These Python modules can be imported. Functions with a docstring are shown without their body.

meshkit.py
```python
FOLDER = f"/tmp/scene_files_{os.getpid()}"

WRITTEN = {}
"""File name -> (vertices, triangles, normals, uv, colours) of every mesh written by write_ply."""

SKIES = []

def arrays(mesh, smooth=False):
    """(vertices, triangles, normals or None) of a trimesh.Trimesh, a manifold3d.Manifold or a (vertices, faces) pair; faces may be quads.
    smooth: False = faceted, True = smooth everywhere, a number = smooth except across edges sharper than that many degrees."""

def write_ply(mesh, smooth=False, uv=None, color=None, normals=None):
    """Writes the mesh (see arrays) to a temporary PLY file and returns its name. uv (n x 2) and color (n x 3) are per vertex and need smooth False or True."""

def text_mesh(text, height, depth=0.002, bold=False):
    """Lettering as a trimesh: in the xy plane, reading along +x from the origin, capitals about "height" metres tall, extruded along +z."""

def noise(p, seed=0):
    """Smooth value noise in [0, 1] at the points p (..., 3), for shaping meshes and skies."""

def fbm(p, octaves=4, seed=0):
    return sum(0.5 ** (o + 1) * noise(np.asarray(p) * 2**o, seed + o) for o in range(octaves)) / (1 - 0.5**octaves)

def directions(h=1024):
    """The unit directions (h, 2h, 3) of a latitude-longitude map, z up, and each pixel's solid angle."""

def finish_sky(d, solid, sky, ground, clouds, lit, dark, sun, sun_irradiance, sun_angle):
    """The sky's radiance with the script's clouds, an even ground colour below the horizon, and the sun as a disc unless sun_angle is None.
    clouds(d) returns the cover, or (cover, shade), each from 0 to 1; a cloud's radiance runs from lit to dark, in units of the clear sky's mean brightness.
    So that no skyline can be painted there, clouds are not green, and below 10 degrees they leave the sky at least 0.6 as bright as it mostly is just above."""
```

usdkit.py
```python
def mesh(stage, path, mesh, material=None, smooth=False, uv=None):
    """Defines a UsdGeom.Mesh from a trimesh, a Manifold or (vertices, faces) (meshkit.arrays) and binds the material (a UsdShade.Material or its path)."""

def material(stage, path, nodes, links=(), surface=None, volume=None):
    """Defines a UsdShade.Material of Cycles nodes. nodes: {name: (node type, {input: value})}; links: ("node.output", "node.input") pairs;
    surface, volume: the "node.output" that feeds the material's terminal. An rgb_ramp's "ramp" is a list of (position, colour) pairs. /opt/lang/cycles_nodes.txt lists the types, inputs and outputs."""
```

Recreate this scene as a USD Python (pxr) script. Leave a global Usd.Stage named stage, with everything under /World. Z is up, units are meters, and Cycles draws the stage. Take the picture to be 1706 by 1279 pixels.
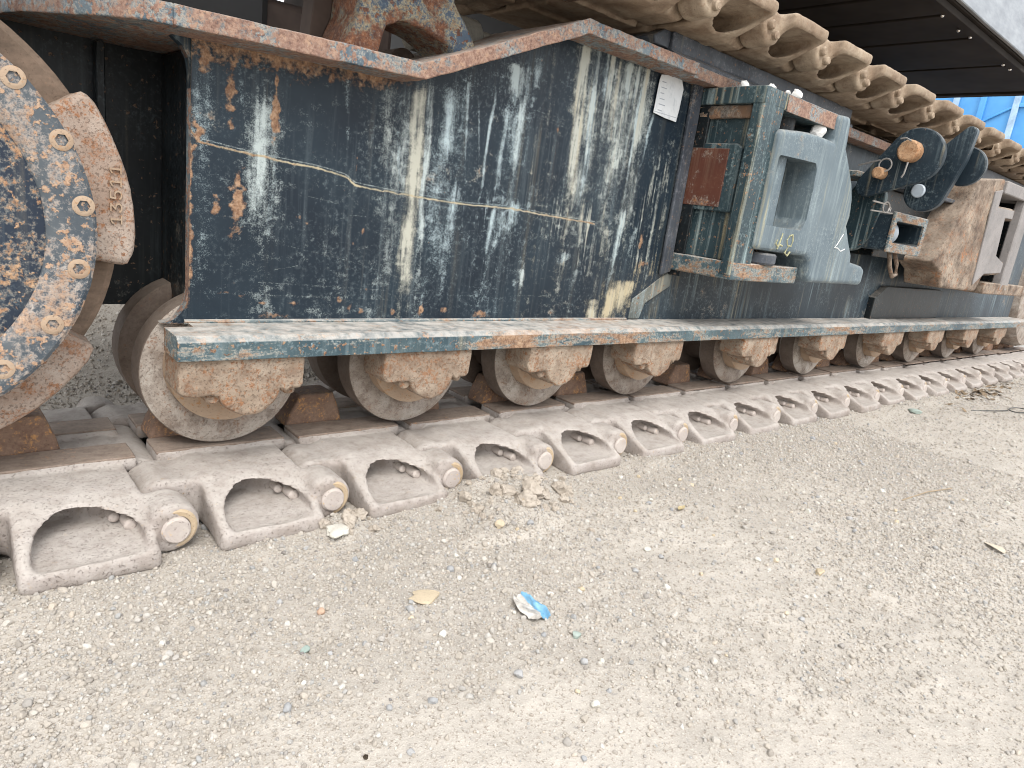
import math, random
import numpy as np, trimesh, usdkit, meshkit
import manifold3d as m3
from scipy.spatial import cKDTree
from pxr import Usd, UsdGeom, UsdLux, UsdShade, Gf, Sdf, Vt

stage = Usd.Stage.CreateInMemory()
UsdGeom.SetStageUpAxis(stage, UsdGeom.Tokens.z)
UsdGeom.SetStageMetersPerUnit(stage, 1.0)
world = UsdGeom.Xform.Define(stage, '/World')
stage.SetDefaultPrim(world.GetPrim())
stage.DefinePrim('/World/Looks', 'Scope')

# ------------------------------------------------------------------ camera
cam = UsdGeom.Camera.Define(stage, '/World/camera')
# columns: right, forward, up
CR = np.array([[0.7599794286107917, 0.6466551601995636, 0.0653327779578605],
               [-0.637236441806555, 0.7215604607320649, 0.27070319307657054],
               [0.12791006732128357, -0.2473612849566537, 0.9604433400167122]])
right, fwd, up = CR[:, 0], CR[:, 1], CR[:, 2]
cam.AddTransformOp().Set(Gf.Matrix4d(*right, 0, *up, 0, *(-fwd), 0, 0, 0, 0.70, 1))
cam.CreateHorizontalApertureAttr(36.0)
cam.CreateVerticalApertureAttr(27.0)
cam.CreateFocalLengthAttr(36.0 * 1137.457 / 1706)
cam.CreateClippingRangeAttr(Gf.Vec2f(0.05, 5000))
EXPOSURE = 1.14
cam.CreateExposureAttr(EXPOSURE)

# ------------------------------------------------------------------ sky and sun (bright overcast)
SUN_EL, SUN_ROT = math.radians(50), math.radians(205)
SUN = np.array([math.sin(SUN_ROT) * math.cos(SUN_EL), math.cos(SUN_ROT) * math.cos(SUN_EL), math.sin(SUN_EL)])
sky_mat = usdkit.material(stage, '/World/Looks/overcast_sky', {
    'tc': ('texture_coordinate', {}),
    'sky': ('sky_texture', {'sky_type': 'single_scattering', 'sun_disc': False, 'sun_elevation': SUN_EL, 'sun_rotation': SUN_ROT}),
    'map': ('mapping', {'scale': (1.0, 1.0, 2.2)}),
    'noi': ('noise_texture', {'scale': 2.2, 'detail': 5.0, 'roughness': 0.55}),
    'cov': ('map_range', {'from_min': 0.3, 'from_max': 0.62, 'to_min': 0.72, 'to_max': 1.0, 'clamp': True}),
    'lum': ('rgb_ramp', {'ramp': [(0.25, (7.2, 7.45, 7.9)), (0.75, (10.2, 10.2, 10.1))]}),
    'mix': ('mix', {}),
    'bg': ('background_shader', {'strength': 0.11})},
    [('tc.generated', 'map.vector'), ('map.vector', 'noi.vector'), ('noi.fac', 'cov.value'), ('noi.fac', 'lum.fac'),
     ('cov.result', 'mix.fac'), ('sky.color', 'mix.color1'), ('lum.color', 'mix.color2'), ('mix.color', 'bg.color')],
    surface='bg.background')
dome = UsdLux.DomeLight.Define(stage, '/World/sky')
UsdShade.MaterialBindingAPI.Apply(dome.GetPrim()).Bind(sky_mat)
dome.GetPrim().SetCustomDataByKey('kind', 'structure')
sun = UsdLux.DistantLight.Define(stage, '/World/sun')
sun.CreateNormalizeAttr(True)
sun.CreateIntensityAttr(0.36)
sun.CreateAngleAttr(28.0)
sun.CreateColorAttr(Gf.Vec3f(1.0, 0.965, 0.92))
zax = SUN / np.linalg.norm(SUN)
xax = np.cross([0, 0, 1], zax); xax /= np.linalg.norm(xax)
yax = np.cross(zax, xax)
sun.AddTransformOp().Set(Gf.Matrix4d(*xax, 0, *yax, 0, *zax, 0, 0, 0, 20, 1))

# ------------------------------------------------------------------ helpers: scene graph
used = {}
def numbered(path):
    k = used.get(path, 0)
    used[path] = k + 1
    return path if k == 0 else f'{path}_{k:03d}'

def tag(p, label=None, cat=None, group=None, kind=None):
    for k, v in (('label', label), ('category', cat), ('group', group), ('kind', kind)):
        if v:
            p.SetCustomDataByKey(k, v)
    return p

def obj(name, mesh, mat, parent=None, smooth=35, label=None, cat=None, group=None, kind=None, wear=None):
    base = (parent.GetPath().pathString if parent is not None else '/World') + '/' + name
    p = usdkit.mesh(stage, numbered(base), mesh, mat, smooth=smooth)
    if wear is not None:
        UsdGeom.PrimvarsAPI(p).CreatePrimvar('wear', Sdf.ValueTypeNames.Color3fArray, 'vertex').Set(Vt.Vec3fArray.FromNumpy(np.asarray(wear, np.float32)))
    return tag(p.GetPrim(), label, cat, group, kind)

def thing(name, label, cat, loc=(0, 0, 0), group=None):
    x = UsdGeom.Xform.Define(stage, numbered('/World/' + name))
    if any(loc):
        x.AddTranslateOp().Set(Gf.Vec3d(*map(float, loc)))
    return tag(x.GetPrim(), label, cat, group)

# ------------------------------------------------------------------ helpers: shapes
CAT = trimesh.util.concatenate
def tm(man):
    m = man.to_mesh()
    return trimesh.Trimesh(np.array(m.vert_properties[:, :3], float), np.array(m.tri_verts), process=False)

def rbox(x0, x1, y0, y1, z0, z1, b=0.004):
    c, h = np.array([(x0 + x1) / 2, (y0 + y1) / 2, (z0 + z1) / 2]), np.array([x1 - x0, y1 - y0, z1 - z0]) / 2
    b = min(b, h.min() * 0.45)
    pts = []
    for sx in (-1, 1):
        for sy in (-1, 1):
            for sz in (-1, 1):
                s = np.array([sx, sy, sz])
                for k in range(3):
                    e = h - b; e[k] = h[k]
                    pts.append(c + s * e)
    return m3.Manifold.hull_points(np.array(pts))

def prism(poly, a, b, axis='y', bev=0.004, seg=6):
    """Polygon extruded along an axis from a to b with rounded edges. For axis y the polygon is (x, z); for x it is (y, z); for z it is (x, y)."""
    cs = m3.CrossSection([np.asarray(poly, float)], m3.FillRule.NonZero)
    if bev:
        cs = cs.offset(-bev, m3.JoinType.Miter)
    m = m3.Manifold.extrude(cs, (b - a) - 2 * bev).translate((0, 0, a + bev))
    if bev:
        m = m.minkowski_sum(m3.Manifold.sphere(bev, seg))
    if axis == 'y':      # (x, z, y) -> (x, y, z)
        m = m.transform(np.array([[1, 0, 0, 0], [0, 0, 1, 0], [0, 1, 0, 0]], float))
    elif axis == 'x':    # (y, z, x)
        m = m.transform(np.array([[0, 0, 1, 0], [1, 0, 0, 0], [0, 1, 0, 0]], float))
    return m

def cyl(axis, c, r, a, b, seg=40, r2=None, bev=0.0):
    """Cylinder along an axis from a to b; c is the centre in the other two coordinates."""
    r2 = r if r2 is None else r2
    m = m3.Manifold.cylinder(b - a, r, r2, seg).translate((0, 0, a))
    if bev:
        m = m3.Manifold.batch_hull([m3.Manifold.cylinder(b - a, r - bev, r2 - bev, seg).translate((0, 0, a)),
                                    m3.Manifold.cylinder(b - a - 2 * bev, r, r2, seg).translate((0, 0, a + bev))])
    if axis == 'z':
        return m.translate((c[0], c[1], 0))
    if axis == 'y':
        return m.transform(np.array([[1, 0, 0, c[0]], [0, 0, 1, 0], [0, 1, 0, c[1]]], float))
    return m.transform(np.array([[0, 0, 1, 0], [1, 0, 0, c[0]], [0, 1, 0, c[1]]], float))

def revolve_y(prof, cx, cz, seg=64):
    """Closed profile of (radius, y) turned about the y axis."""
    m = m3.Manifold.revolve(m3.CrossSection([np.asarray(prof, float)], m3.FillRule.NonZero), seg)
    return m.transform(np.array([[1, 0, 0, cx], [0, 0, 1, 0], [0, 1, 0, cz]], float))

def worn(man, size=0.012, amp=0.0012, scale=22.0, seed=0, fine=0.0):
    """Refined and slightly dented surface: nothing in the yard is perfectly flat."""
    t = tm(man.refine_to_length(size))
    v = np.asarray(t.vertices)
    d = np.stack([meshkit.fbm(v * scale + 17.3 * k, 3, seed + k) - 0.5 for k in range(3)], 1) * 2 * amp
    if fine:
        d += np.stack([meshkit.noise(v * 160 + 9.1 * k, seed + 7 + k) - 0.5 for k in range(3)], 1) * 2 * fine
    return trimesh.Trimesh(v + d, t.faces, process=False)

def tube(pts, r, seg=8, closed=False):
    pts = np.asarray(pts, float)
    n = len(pts)
    t = np.gradient(pts, axis=0)
    t /= np.linalg.norm(t, axis=1, keepdims=True) + 1e-12
    ref = np.array([0.31, 0.2, 0.93]); V, F = [], []
    rr = np.broadcast_to(r, n)
    for i in range(n):
        a = np.cross(t[i], ref); a /= np.linalg.norm(a); b = np.cross(t[i], a)
        for k in range(seg):
            w = 2 * math.pi * k / seg
            V.append(pts[i] + rr[i] * (math.cos(w) * a + math.sin(w) * b))
    for i in range(n - 1):
        for k in range(seg):
            p, q = i * seg + k, i * seg + (k + 1) % seg
            F += [(p, q, q + seg), (p, q + seg, p + seg)]
    V += [pts[0], pts[-1]]
    for k in range(seg):
        F += [(n * seg, (k + 1) % seg, k), (n * seg + 1, (n - 1) * seg + k, (n - 1) * seg + (k + 1) % seg)]
    return trimesh.Trimesh(V, F, process=False)

def surface_net(D, origin, h):
    """Smooth triangle mesh of the zero level of the sampled signed distances D (inside < 0)."""
    ins = D < 0
    nx, ny, nz = D.shape
    cnt = np.zeros((nx - 1, ny - 1, nz - 1)); acc = np.zeros((nx - 1, ny - 1, nz - 1, 3))
    corners = [(i, j, k) for i in (0, 1) for j in (0, 1) for k in (0, 1)]
    def cell(c):
        return D[c[0]:nx - 1 + c[0], c[1]:ny - 1 + c[1], c[2]:nz - 1 + c[2]]
    for a in corners:
        for ax in range(3):
            if a[ax]:
                continue
            b = list(a); b[ax] = 1
            da, db = cell(a), cell(b)
            cross = (da < 0) != (db < 0)
            t = np.where(cross, da / np.where(cross, da - db, 1), 0)
            p = np.zeros(cross.shape + (3,))
            for q in range(3):
                p[..., q] = a[q]
            p[..., ax] = t
            acc += np.where(cross[..., None], p, 0); cnt += cross
    has = cnt > 0
    idx = -np.ones(has.shape, int); idx[has] = np.arange(has.sum())
    ijk = np.argwhere(has)
    V = (ijk + acc[has] / cnt[has][:, None]) * h + np.asarray(origin)
    F = []
    for ax in range(3):
        a1, a2 = (ax + 1) % 3, (ax + 2) % 3
        s0 = [slice(None)] * 3; s1 = [slice(None)] * 3
        s0[ax] = slice(0, -1); s1[ax] = slice(1, None)
        A, B = ins[tuple(s0)], ins[tuple(s1)]
        e = np.argwhere(A != B)
        e = e[(e[:, a1] > 0) & (e[:, a2] > 0) & (e[:, a1] < D.shape[a1] - 1) & (e[:, a2] < D.shape[a2] - 1)]
        flip = A[tuple(e.T)]
        def at(o1, o2):
            q = e.copy(); q[:, a1] += o1; q[:, a2] += o2
            return idx[tuple(q.T)]
        q = np.stack([at(-1, -1), at(0, -1), at(0, 0), at(-1, 0)], 1)
        q = np.where(flip[:, None], q, q[:, ::-1])
        F += [q[:, [0, 1, 2]], q[:, [0, 2, 3]]]
    return trimesh.Trimesh(V, np.vstack(F), process=False)

# ------------------------------------------------------------------ helpers: materials
class Look:
    def __init__(self, name):
        self.name, self.nodes, self.links = name, {}, []
    def n(self, kind, **inp):
        k = f'n{len(self.nodes)}'
        const = {}
        for a, v in inp.items():
            if isinstance(v, str) and '.' in v and v.split('.')[0] in self.nodes:
                self.links.append((v, f'{k}.{a}'))
            else:
                const[a] = v
        self.nodes[k] = (kind, const)
        return k
    def pos(self):
        if not hasattr(self, '_p'):
            self._p = self.n('geometry') + '.position'
        return self._p
    def noise(self, scale, detail=4.0, rough=0.55, stretch=None, offset=None, dist=0.0):
        v = self.pos()
        if stretch or offset:
            v = self.n('mapping', vector=v, scale=stretch or (1, 1, 1), location=offset or (0, 0, 0)) + '.vector'
        return self.n('noise_texture', vector=v, scale=float(scale), detail=float(detail), roughness=rough, distortion=dist) + '.fac'
    def rng(self, v, a, b, lo=0.0, hi=1.0):
        return self.n('map_range', value=v, from_min=a, from_max=b, to_min=lo, to_max=hi, clamp=True) + '.result'
    def math(self, op, a, b=0.5):
        return self.n('math', math_type=op, value1=a, value2=b) + '.value'
    def mul(self, *a):
        r = a[0]
        for b in a[1:]:
            r = self.math('multiply', r, b)
        return r
    def mix(self, f, a, b, kind='mix'):
        return self.n('mix', mix_type=kind, fac=f, color1=a, color2=b) + '.color'
    def ramp(self, f, stops):
        return self.n('rgb_ramp', fac=f, ramp=stops) + '.color'
    def upward(self, a=0.35, b=0.95):
        z = self.n('separate_xyz', vector=self.n('geometry') + '.normal') + '.z'
        return self.rng(z, a, b)
    def bump(self, h, dist, strength=1.0, normal=None):
        kw = dict(height=h, distance=dist, strength=strength)
        if normal:
            kw['normal'] = normal
        return self.n('bump', **kw) + '.normal'
    def done(self, color, rough=0.6, normal=None, **kw):
        i = dict(base_color=color, roughness=rough, **kw)
        if normal:
            i['normal'] = normal
        p = self.n('principled_bsdf', **i)
        return usdkit.material(stage, '/World/Looks/' + self.name, self.nodes, self.links, surface=p + '.BSDF')

RUST = [(0.2, (0.075, 0.04, 0.028)), (0.42, (0.18, 0.10, 0.06)), (0.58, (0.32, 0.20, 0.122)), (0.8, (0.45, 0.33, 0.22))]
RUSTD = [(0.2, (0.045, 0.022, 0.017)), (0.45, (0.10, 0.044, 0.028)), (0.62, (0.19, 0.08, 0.040)), (0.8, (0.36, 0.19, 0.09))]

def paint(name, base=(0.018, 0.030, 0.044), base2=(0.028, 0.046, 0.060), chalk=(0.27, 0.34, 0.36), streak=0.6, fine=0.5, rust=0.5, rust_at=0.60,
          rust_ramp=RUST, rsc=16.0, rstretch=None, soft=0.07, halo=0.5, halo_col=(0.34, 0.33, 0.29), spec=0.25, pat0=0.36, dust=0.4, dust_col=(0.40, 0.37, 0.33), wear=False, cream=(0.42, 0.36, 0.24), gloss=0.42, off=0.0, chips=0.62):
    L = Look(name)
    o = (off, off * 0.7, off * 0.3)
    big = L.noise(5, 4, 0.6, offset=o)
    col = L.mix(L.rng(big, 0.35, 0.65), base, base2)
    spk = L.noise(420, 2, 0.7)
    # run-off streaks, long in z
    s1 = L.noise(1, 5, 0.6, stretch=(42, 42, 1.6), offset=o)
    s2 = L.noise(1, 4, 0.6, stretch=(120, 120, 4.0), offset=o)
    pat = L.noise(4.5, 3, 0.5, offset=(3 + off, 1, 2))
    st = L.math('multiply', L.rng(L.math('add', L.math('multiply', s1, 0.65), L.math('multiply', s2, 0.35)), 0.50, 0.66), L.rng(pat, pat0, pat0 + 0.24))
    st = L.mul(st, L.rng(spk, 0.3, 0.62, 0.45, 1.0), streak)
    hue = L.noise(1, 2, 0.5, stretch=(30, 30, 0.8), offset=(7, 2, 1))
    ch = L.mix(L.rng(hue, 0.5, 0.62), chalk, cream)
    col = L.mix(st, col, ch)
    # fine chalking dust
    fn = L.noise(95, 5, 0.75)
    col = L.mix(L.mul(L.rng(fn, 0.52, 0.72), L.rng(L.noise(7, 3, 0.6, offset=(9, off, 4)), 0.42, 0.62), fine), col, chalk)
    r_ext = None
    if wear:
        w = L.n('separate_xyz', vector=L.n('attribute', attribute='wear') + '.vector')
        sp2 = L.rng(L.math('add', L.math('multiply', spk, 0.6), L.math('multiply', fn, 0.4)), 0.38, 0.62)
        ws = L.rng(L.math('add', L.math('multiply', w + '.x', 1.25), L.math('multiply', L.math('subtract', sp2, 0.5), 0.56)), 0.28, 1.06)
        col = L.mix(L.mul(ws, 0.92), col, L.mix(w + '.z', chalk, cream))
        r_ext = w + '.y'
    # rust, with a pale halo where the paint lifts and a granular edge
    rn = L.noise(rsc, 9, 0.72, offset=o, stretch=rstretch)
    gr = L.noise(190, 4, 0.75)
    rm = L.noise(2.6, 3, 0.5, offset=(5 + off, 4, 1))
    rs = L.math('add', L.math('add', rn, L.math('multiply', L.math('subtract', rm, 0.5), 0.55)), L.math('multiply', L.math('subtract', gr, 0.5), 0.22))
    hf = L.mul(L.rng(rs, rust_at - 0.06, rust_at + 0.01), L.rng(gr, 0.36, 0.56), rust * halo)
    col = L.mix(hf, col, halo_col)
    rf = L.math('multiply', L.rng(rs, rust_at, rust_at + soft), rust)
    sp = L.mul(L.rng(L.noise(70, 4, 0.6, offset=(2, 8, off)), chips, chips + 0.05), rust)
    rf = L.math('maximum', rf, sp)
    if r_ext:
        rf = L.math('maximum', rf, L.rng(L.math('add', r_ext, L.math('multiply', L.math('subtract', L.noise(130, 5, 0.75), 0.5), 1.7)), 0.36, 0.80))
    rc = L.mix(L.mul(L.rng(gr, 0.52, 0.66), 0.45), L.ramp(L.noise(60, 6, 0.72), rust_ramp), (0.36, 0.29, 0.23))
    rc = L.mix(L.mul(L.rng(gr, 0.47, 0.36), 0.6), rc, (0.075, 0.04, 0.03))
    col = L.mix(rf, col, rc)
    # settled dust on upward faces
    du = L.mul(L.upward(), L.rng(L.noise(26, 5, 0.7), 0.28, 0.6), dust)
    col = L.mix(du, col, dust_col)
    rough = L.math('add', gloss, L.math('multiply', L.math('maximum', L.math('maximum', rf, st), du), 0.4))
    h = L.math('add', L.math('multiply', rf, 0.5), L.math('multiply', fn, 0.5))
    h2 = L.math('multiply', L.mul(rf, L.noise(180, 4, 0.7)), 1.0)
    nrm = L.bump(L.math('add', h, h2), 0.0016, 0.55, L.bump(big, 0.01, 0.25))
    return L.done(col, rough, nrm, specular_ior_level=spec)

def rusty(name, a=(0.36, 0.275, 0.20), b=(0.46, 0.40, 0.34), spot=(0.30, 0.12, 0.05), dark=(0.09, 0.06, 0.045), spots=0.54, dust=0.3, dust_col=(0.46, 0.40, 0.33), sc=1.0,
          big=0.5, darkat=0.6, off=0.0, streaky=None, bump=0.0012, stain=0.0, stain_col=(0.17, 0.12, 0.085), pits=0.55, vary=0.0):
    """Bare or dusty cast steel: pale crust, orange freckles, dark pits."""
    L = Look(name)
    f1 = L.noise(135 * sc, 5, 0.75)
    n1 = L.noise(13 * sc, 6, 0.62, offset=(off, off, off), stretch=streaky)
    col = L.mix(L.rng(L.math('add', L.math('multiply', n1, 0.6), L.math('multiply', f1, 0.4)), 0.38, 0.62), a, b)
    f2 = L.noise(34 * sc, 5, 0.65, offset=(4, off, 2))
    fr = L.rng(L.math('add', L.math('multiply', f1, 0.6), L.math('multiply', f2, 0.4)), spots, spots + 0.07)
    col = L.mix(L.mul(fr, L.rng(L.noise(6 * sc, 3, 0.5, offset=(off + 3, 1, 0)), 0.32, 0.62, 1 - big, 1.0)), col, L.mix(L.noise(220, 2, 0.5), spot, (spot[0] * 1.5, spot[1] * 1.7, spot[2] * 1.6)))
    dk = L.rng(L.noise(210 * sc, 4, 0.72, offset=(1, 5, 2)), darkat, darkat + 0.07)
    col = L.mix(L.mul(dk, pits), col, dark)
    if stain:
        sm = L.math('add', L.math('multiply', L.noise(21 * sc, 8, 0.7, offset=(off, 6, 3)), 0.7), L.math('multiply', f1, 0.3))
        col = L.mix(L.mul(L.rng(sm, 0.47, 0.60), stain), col, stain_col)
    if vary:
        col = L.mix(L.mul(L.n('object_info') + '.random', vary), col, stain_col)
    du = L.mul(L.upward(), L.rng(L.noise(40, 5, 0.7), 0.25, 0.6), dust)
    col = L.mix(du, col, dust_col)
    h = L.math('subtract', L.math('add', L.math('multiply', f1, 0.7), L.math('multiply', n1, 0.6)), L.math('multiply', dk, 0.5))
    return L.done(col, 0.82, L.bump(h, bump, 0.75), specular_ior_level=0.25)

# ------------------------------------------------------------------ materials
M = {}
M['web'] = paint('side_plate_paint', base=(0.0075, 0.0135, 0.0215), base2=(0.0135, 0.0235, 0.0335), chalk=(0.37, 0.45, 0.47), wear=True, streak=0.15, fine=0.22, spec=0.22, rust=0.9, rust_at=0.72, chips=0.735)
M['paint'] = paint('navy_paint', base=(0.011, 0.019, 0.027), base2=(0.02, 0.032, 0.042), streak=0.9, fine=0.5, chips=0.70, pat0=0.40, spec=0.22, rust=0.8, rust_at=0.68, off=2.0)
M['paint_edge'] = paint('navy_paint_chipped', base=(0.03, 0.055, 0.07), base2=(0.07, 0.105, 0.115), streak=0.5, fine=1.0, rust=0.95, rust_at=0.545, rsc=20.0, rstretch=(0.4, 1, 1.7), halo=0.9, chips=0.58, dust=0.95, off=4.0, dust_col=(0.50, 0.47, 0.43))
M['paint_box'] = paint('green_navy_paint', base=(0.020, 0.036, 0.044), base2=(0.035, 0.058, 0.066), streak=1.0, fine=0.8, pat0=0.24, rust=0.9, rust_at=0.69, off=6.0, chalk=(0.30, 0.38, 0.38), cream=(0.40, 0.33, 0.19))
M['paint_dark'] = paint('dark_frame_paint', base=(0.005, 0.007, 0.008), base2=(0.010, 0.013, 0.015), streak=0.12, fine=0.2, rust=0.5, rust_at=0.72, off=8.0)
M['paint_rail'] = paint('black_rail_paint', base=(0.03, 0.036, 0.046), base2=(0.085, 0.095, 0.11), streak=0.5, fine=0.9, rust=0.5, rust_at=0.70, off=3.0, chalk=(0.22, 0.22, 0.24))
M['casting'] = paint('grey_blue_casting', base=(0.085, 0.115, 0.135), base2=(0.125, 0.16, 0.178), streak=0.8, fine=0.6, pat0=0.32, rust=0.5, rust_at=0.72, chips=0.70, off=1.0, chalk=(0.36, 0.42, 0.42), cream=(0.42, 0.38, 0.24), gloss=0.5)
M['flange_top'] = paint('rust_flaked_paint', base=(0.05, 0.075, 0.10), base2=(0.13, 0.165, 0.185), streak=0.3, fine=0.9, rust=1.0, rust_at=0.455, rsc=9.0, soft=0.08, halo=0.8, rust_ramp=[(0.25, (0.11, 0.06, 0.047)), (0.45, (0.215, 0.13, 0.10)), (0.6, (0.31, 0.20, 0.145)), (0.8, (0.42, 0.28, 0.16))], chips=0.5, dust=0.6, off=5.0, cream=(0.44, 0.38, 0.25))
M['pedestal'] = paint('red_rust_paint', base=(0.035, 0.055, 0.085), base2=(0.06, 0.085, 0.115), streak=0.1, fine=0.4, rust=1.0, rust_at=0.405, rsc=11.0, halo=0.9, halo_col=(0.33, 0.28, 0.17), rust_ramp=RUSTD, chips=0.56, dust=0.5, off=9.0)
M['cover'] = paint('blistered_cover_paint', base=(0.012, 0.019, 0.033), base2=(0.022, 0.032, 0.048), streak=0.15, fine=0.5, rust=1.0, rust_at=0.545, rsc=62.0, halo=0.45, rust_ramp=[(0.2, (0.14, 0.06, 0.035)), (0.45, (0.30, 0.17, 0.095)), (0.62, (0.42, 0.275, 0.165)), (0.8, (0.5, 0.40, 0.29))], chips=0.60, dust=0.2, off=11.0)
M['cover_ring'] = paint('pale_ring_paint', base=(0.032, 0.045, 0.060), base2=(0.085, 0.098, 0.108), streak=0.1, fine=0.7, rust=1.0, rust_at=0.52, rsc=30.0, soft=0.18, halo=0.5, halo_col=(0.46, 0.40, 0.35), rust_ramp=[(0.2, (0.20, 0.11, 0.07)), (0.5, (0.36, 0.235, 0.155)), (0.8, (0.47, 0.37, 0.28))], chips=0.56, dust=0.2, off=12.0, chalk=(0.42, 0.40, 0.37))
M['rust_window'] = paint('red_oxide_plate', base=(0.075, 0.030, 0.022), base2=(0.11, 0.042, 0.028), streak=0.35, fine=0.25, rust=1.0, rust_at=0.60, rust_ramp=[(0.3, (0.12, 0.05, 0.03)), (0.6, (0.34, 0.14, 0.05)), (0.8, (0.42, 0.22, 0.08))], off=13.0, chalk=(0.30, 0.22, 0.15), cream=(0.5, 0.46, 0.28), chips=0.72)
M['bracket'] = rusty('roller_bracket_crust', a=(0.265, 0.20, 0.145), b=(0.395, 0.335, 0.265), spot=(0.23, 0.095, 0.043), spots=0.505, big=0.25, darkat=0.57, stain=0.65, stain_col=(0.14, 0.09, 0.062), vary=0.35, bump=0.0028)
M['roller'] = rusty('roller_steel', a=(0.27, 0.22, 0.18), b=(0.44, 0.405, 0.36), spot=(0.19, 0.085, 0.045), spots=0.535, darkat=0.57, big=0.8, stain=0.7, stain_col=(0.12, 0.085, 0.065), vary=0.25, bump=0.002)
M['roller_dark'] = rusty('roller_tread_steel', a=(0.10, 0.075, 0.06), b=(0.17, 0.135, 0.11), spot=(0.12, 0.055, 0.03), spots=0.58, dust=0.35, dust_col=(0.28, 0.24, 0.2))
M['cap'] = rusty('roller_cap_steel', a=(0.30, 0.215, 0.15), b=(0.38, 0.29, 0.21), spot=(0.26, 0.12, 0.05), spots=0.54)
M['block'] = rusty('sprocket_cast_rust', a=(0.27, 0.195, 0.15), b=(0.40, 0.34, 0.29), spot=(0.20, 0.085, 0.042), spots=0.505, darkat=0.54, big=0.3, sc=0.9)
M['drum'] = rusty('drum_brown_rust', a=(0.13, 0.095, 0.07), b=(0.21, 0.15, 0.11), spot=(0.28, 0.11, 0.05), spots=0.60, streaky=(2, 0.5, 5), dust=0.2)
M['shoe'] = rusty('dusty_shoe_steel', a=(0.29, 0.252, 0.228), b=(0.44, 0.402, 0.372), spot=(0.32, 0.20, 0.11), spots=0.585, darkat=0.58, dust=0.60, dust_col=(0.47, 0.435, 0.395), big=0.8, bump=0.003, stain=0.5, stain_col=(0.21, 0.17, 0.14), pits=0.5, vary=0.20)
M['shoe_up'] = rusty('tan_shoe_steel', a=(0.235, 0.17, 0.115), b=(0.385, 0.315, 0.235), spot=(0.25, 0.13, 0.07), spots=0.57, darkat=0.60, dust=0.2, big=0.8, bump=0.002, stain=0.6, stain_col=(0.14, 0.09, 0.06), pits=0.35, vary=0.30)
M['path'] = rusty('rusty_roller_path', a=(0.14, 0.10, 0.078), b=(0.27, 0.21, 0.17), spot=(0.30, 0.14, 0.06), spots=0.57, streaky=(1, 3, 3), dust=0.25, big=0.7)
M['lug'] = rusty('rusty_guide_lug', a=(0.13, 0.075, 0.052), b=(0.24, 0.16, 0.115), spot=(0.38, 0.18, 0.065), spots=0.535, dust=0.2, big=0.5)
M['pin'] = rusty('pin_end_steel', a=(0.38, 0.33, 0.30), b=(0.47, 0.42, 0.38), spot=(0.42, 0.24, 0.09), spots=0.58, big=0.9)
M['ring'] = rusty('ochre_ring_steel', a=(0.38, 0.285, 0.18), b=(0.45, 0.36, 0.255), spot=(0.36, 0.21, 0.10), spots=0.55)
M['old_pin'] = rusty('flaky_pin_rust', a=(0.34, 0.18, 0.09), b=(0.46, 0.30, 0.18), spot=(0.20, 0.08, 0.035), spots=0.52, darkat=0.56, bump=0.003)
M['arm'] = rusty('rust_brown_arm', a=(0.115, 0.068, 0.044), b=(0.36, 0.30, 0.235), spot=(0.27, 0.10, 0.04), spots=0.525, big=0.95, sc=0.42, darkat=0.55, stain=0.85, stain_col=(0.06, 0.042, 0.032), pits=0.7, dust=0.5, off=2.0)
M['arm_grey'] = rusty('grey_arm_steel', a=(0.19, 0.18, 0.175), b=(0.27, 0.25, 0.24), spot=(0.24, 0.14, 0.08), spots=0.60, sc=0.6)
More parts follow.
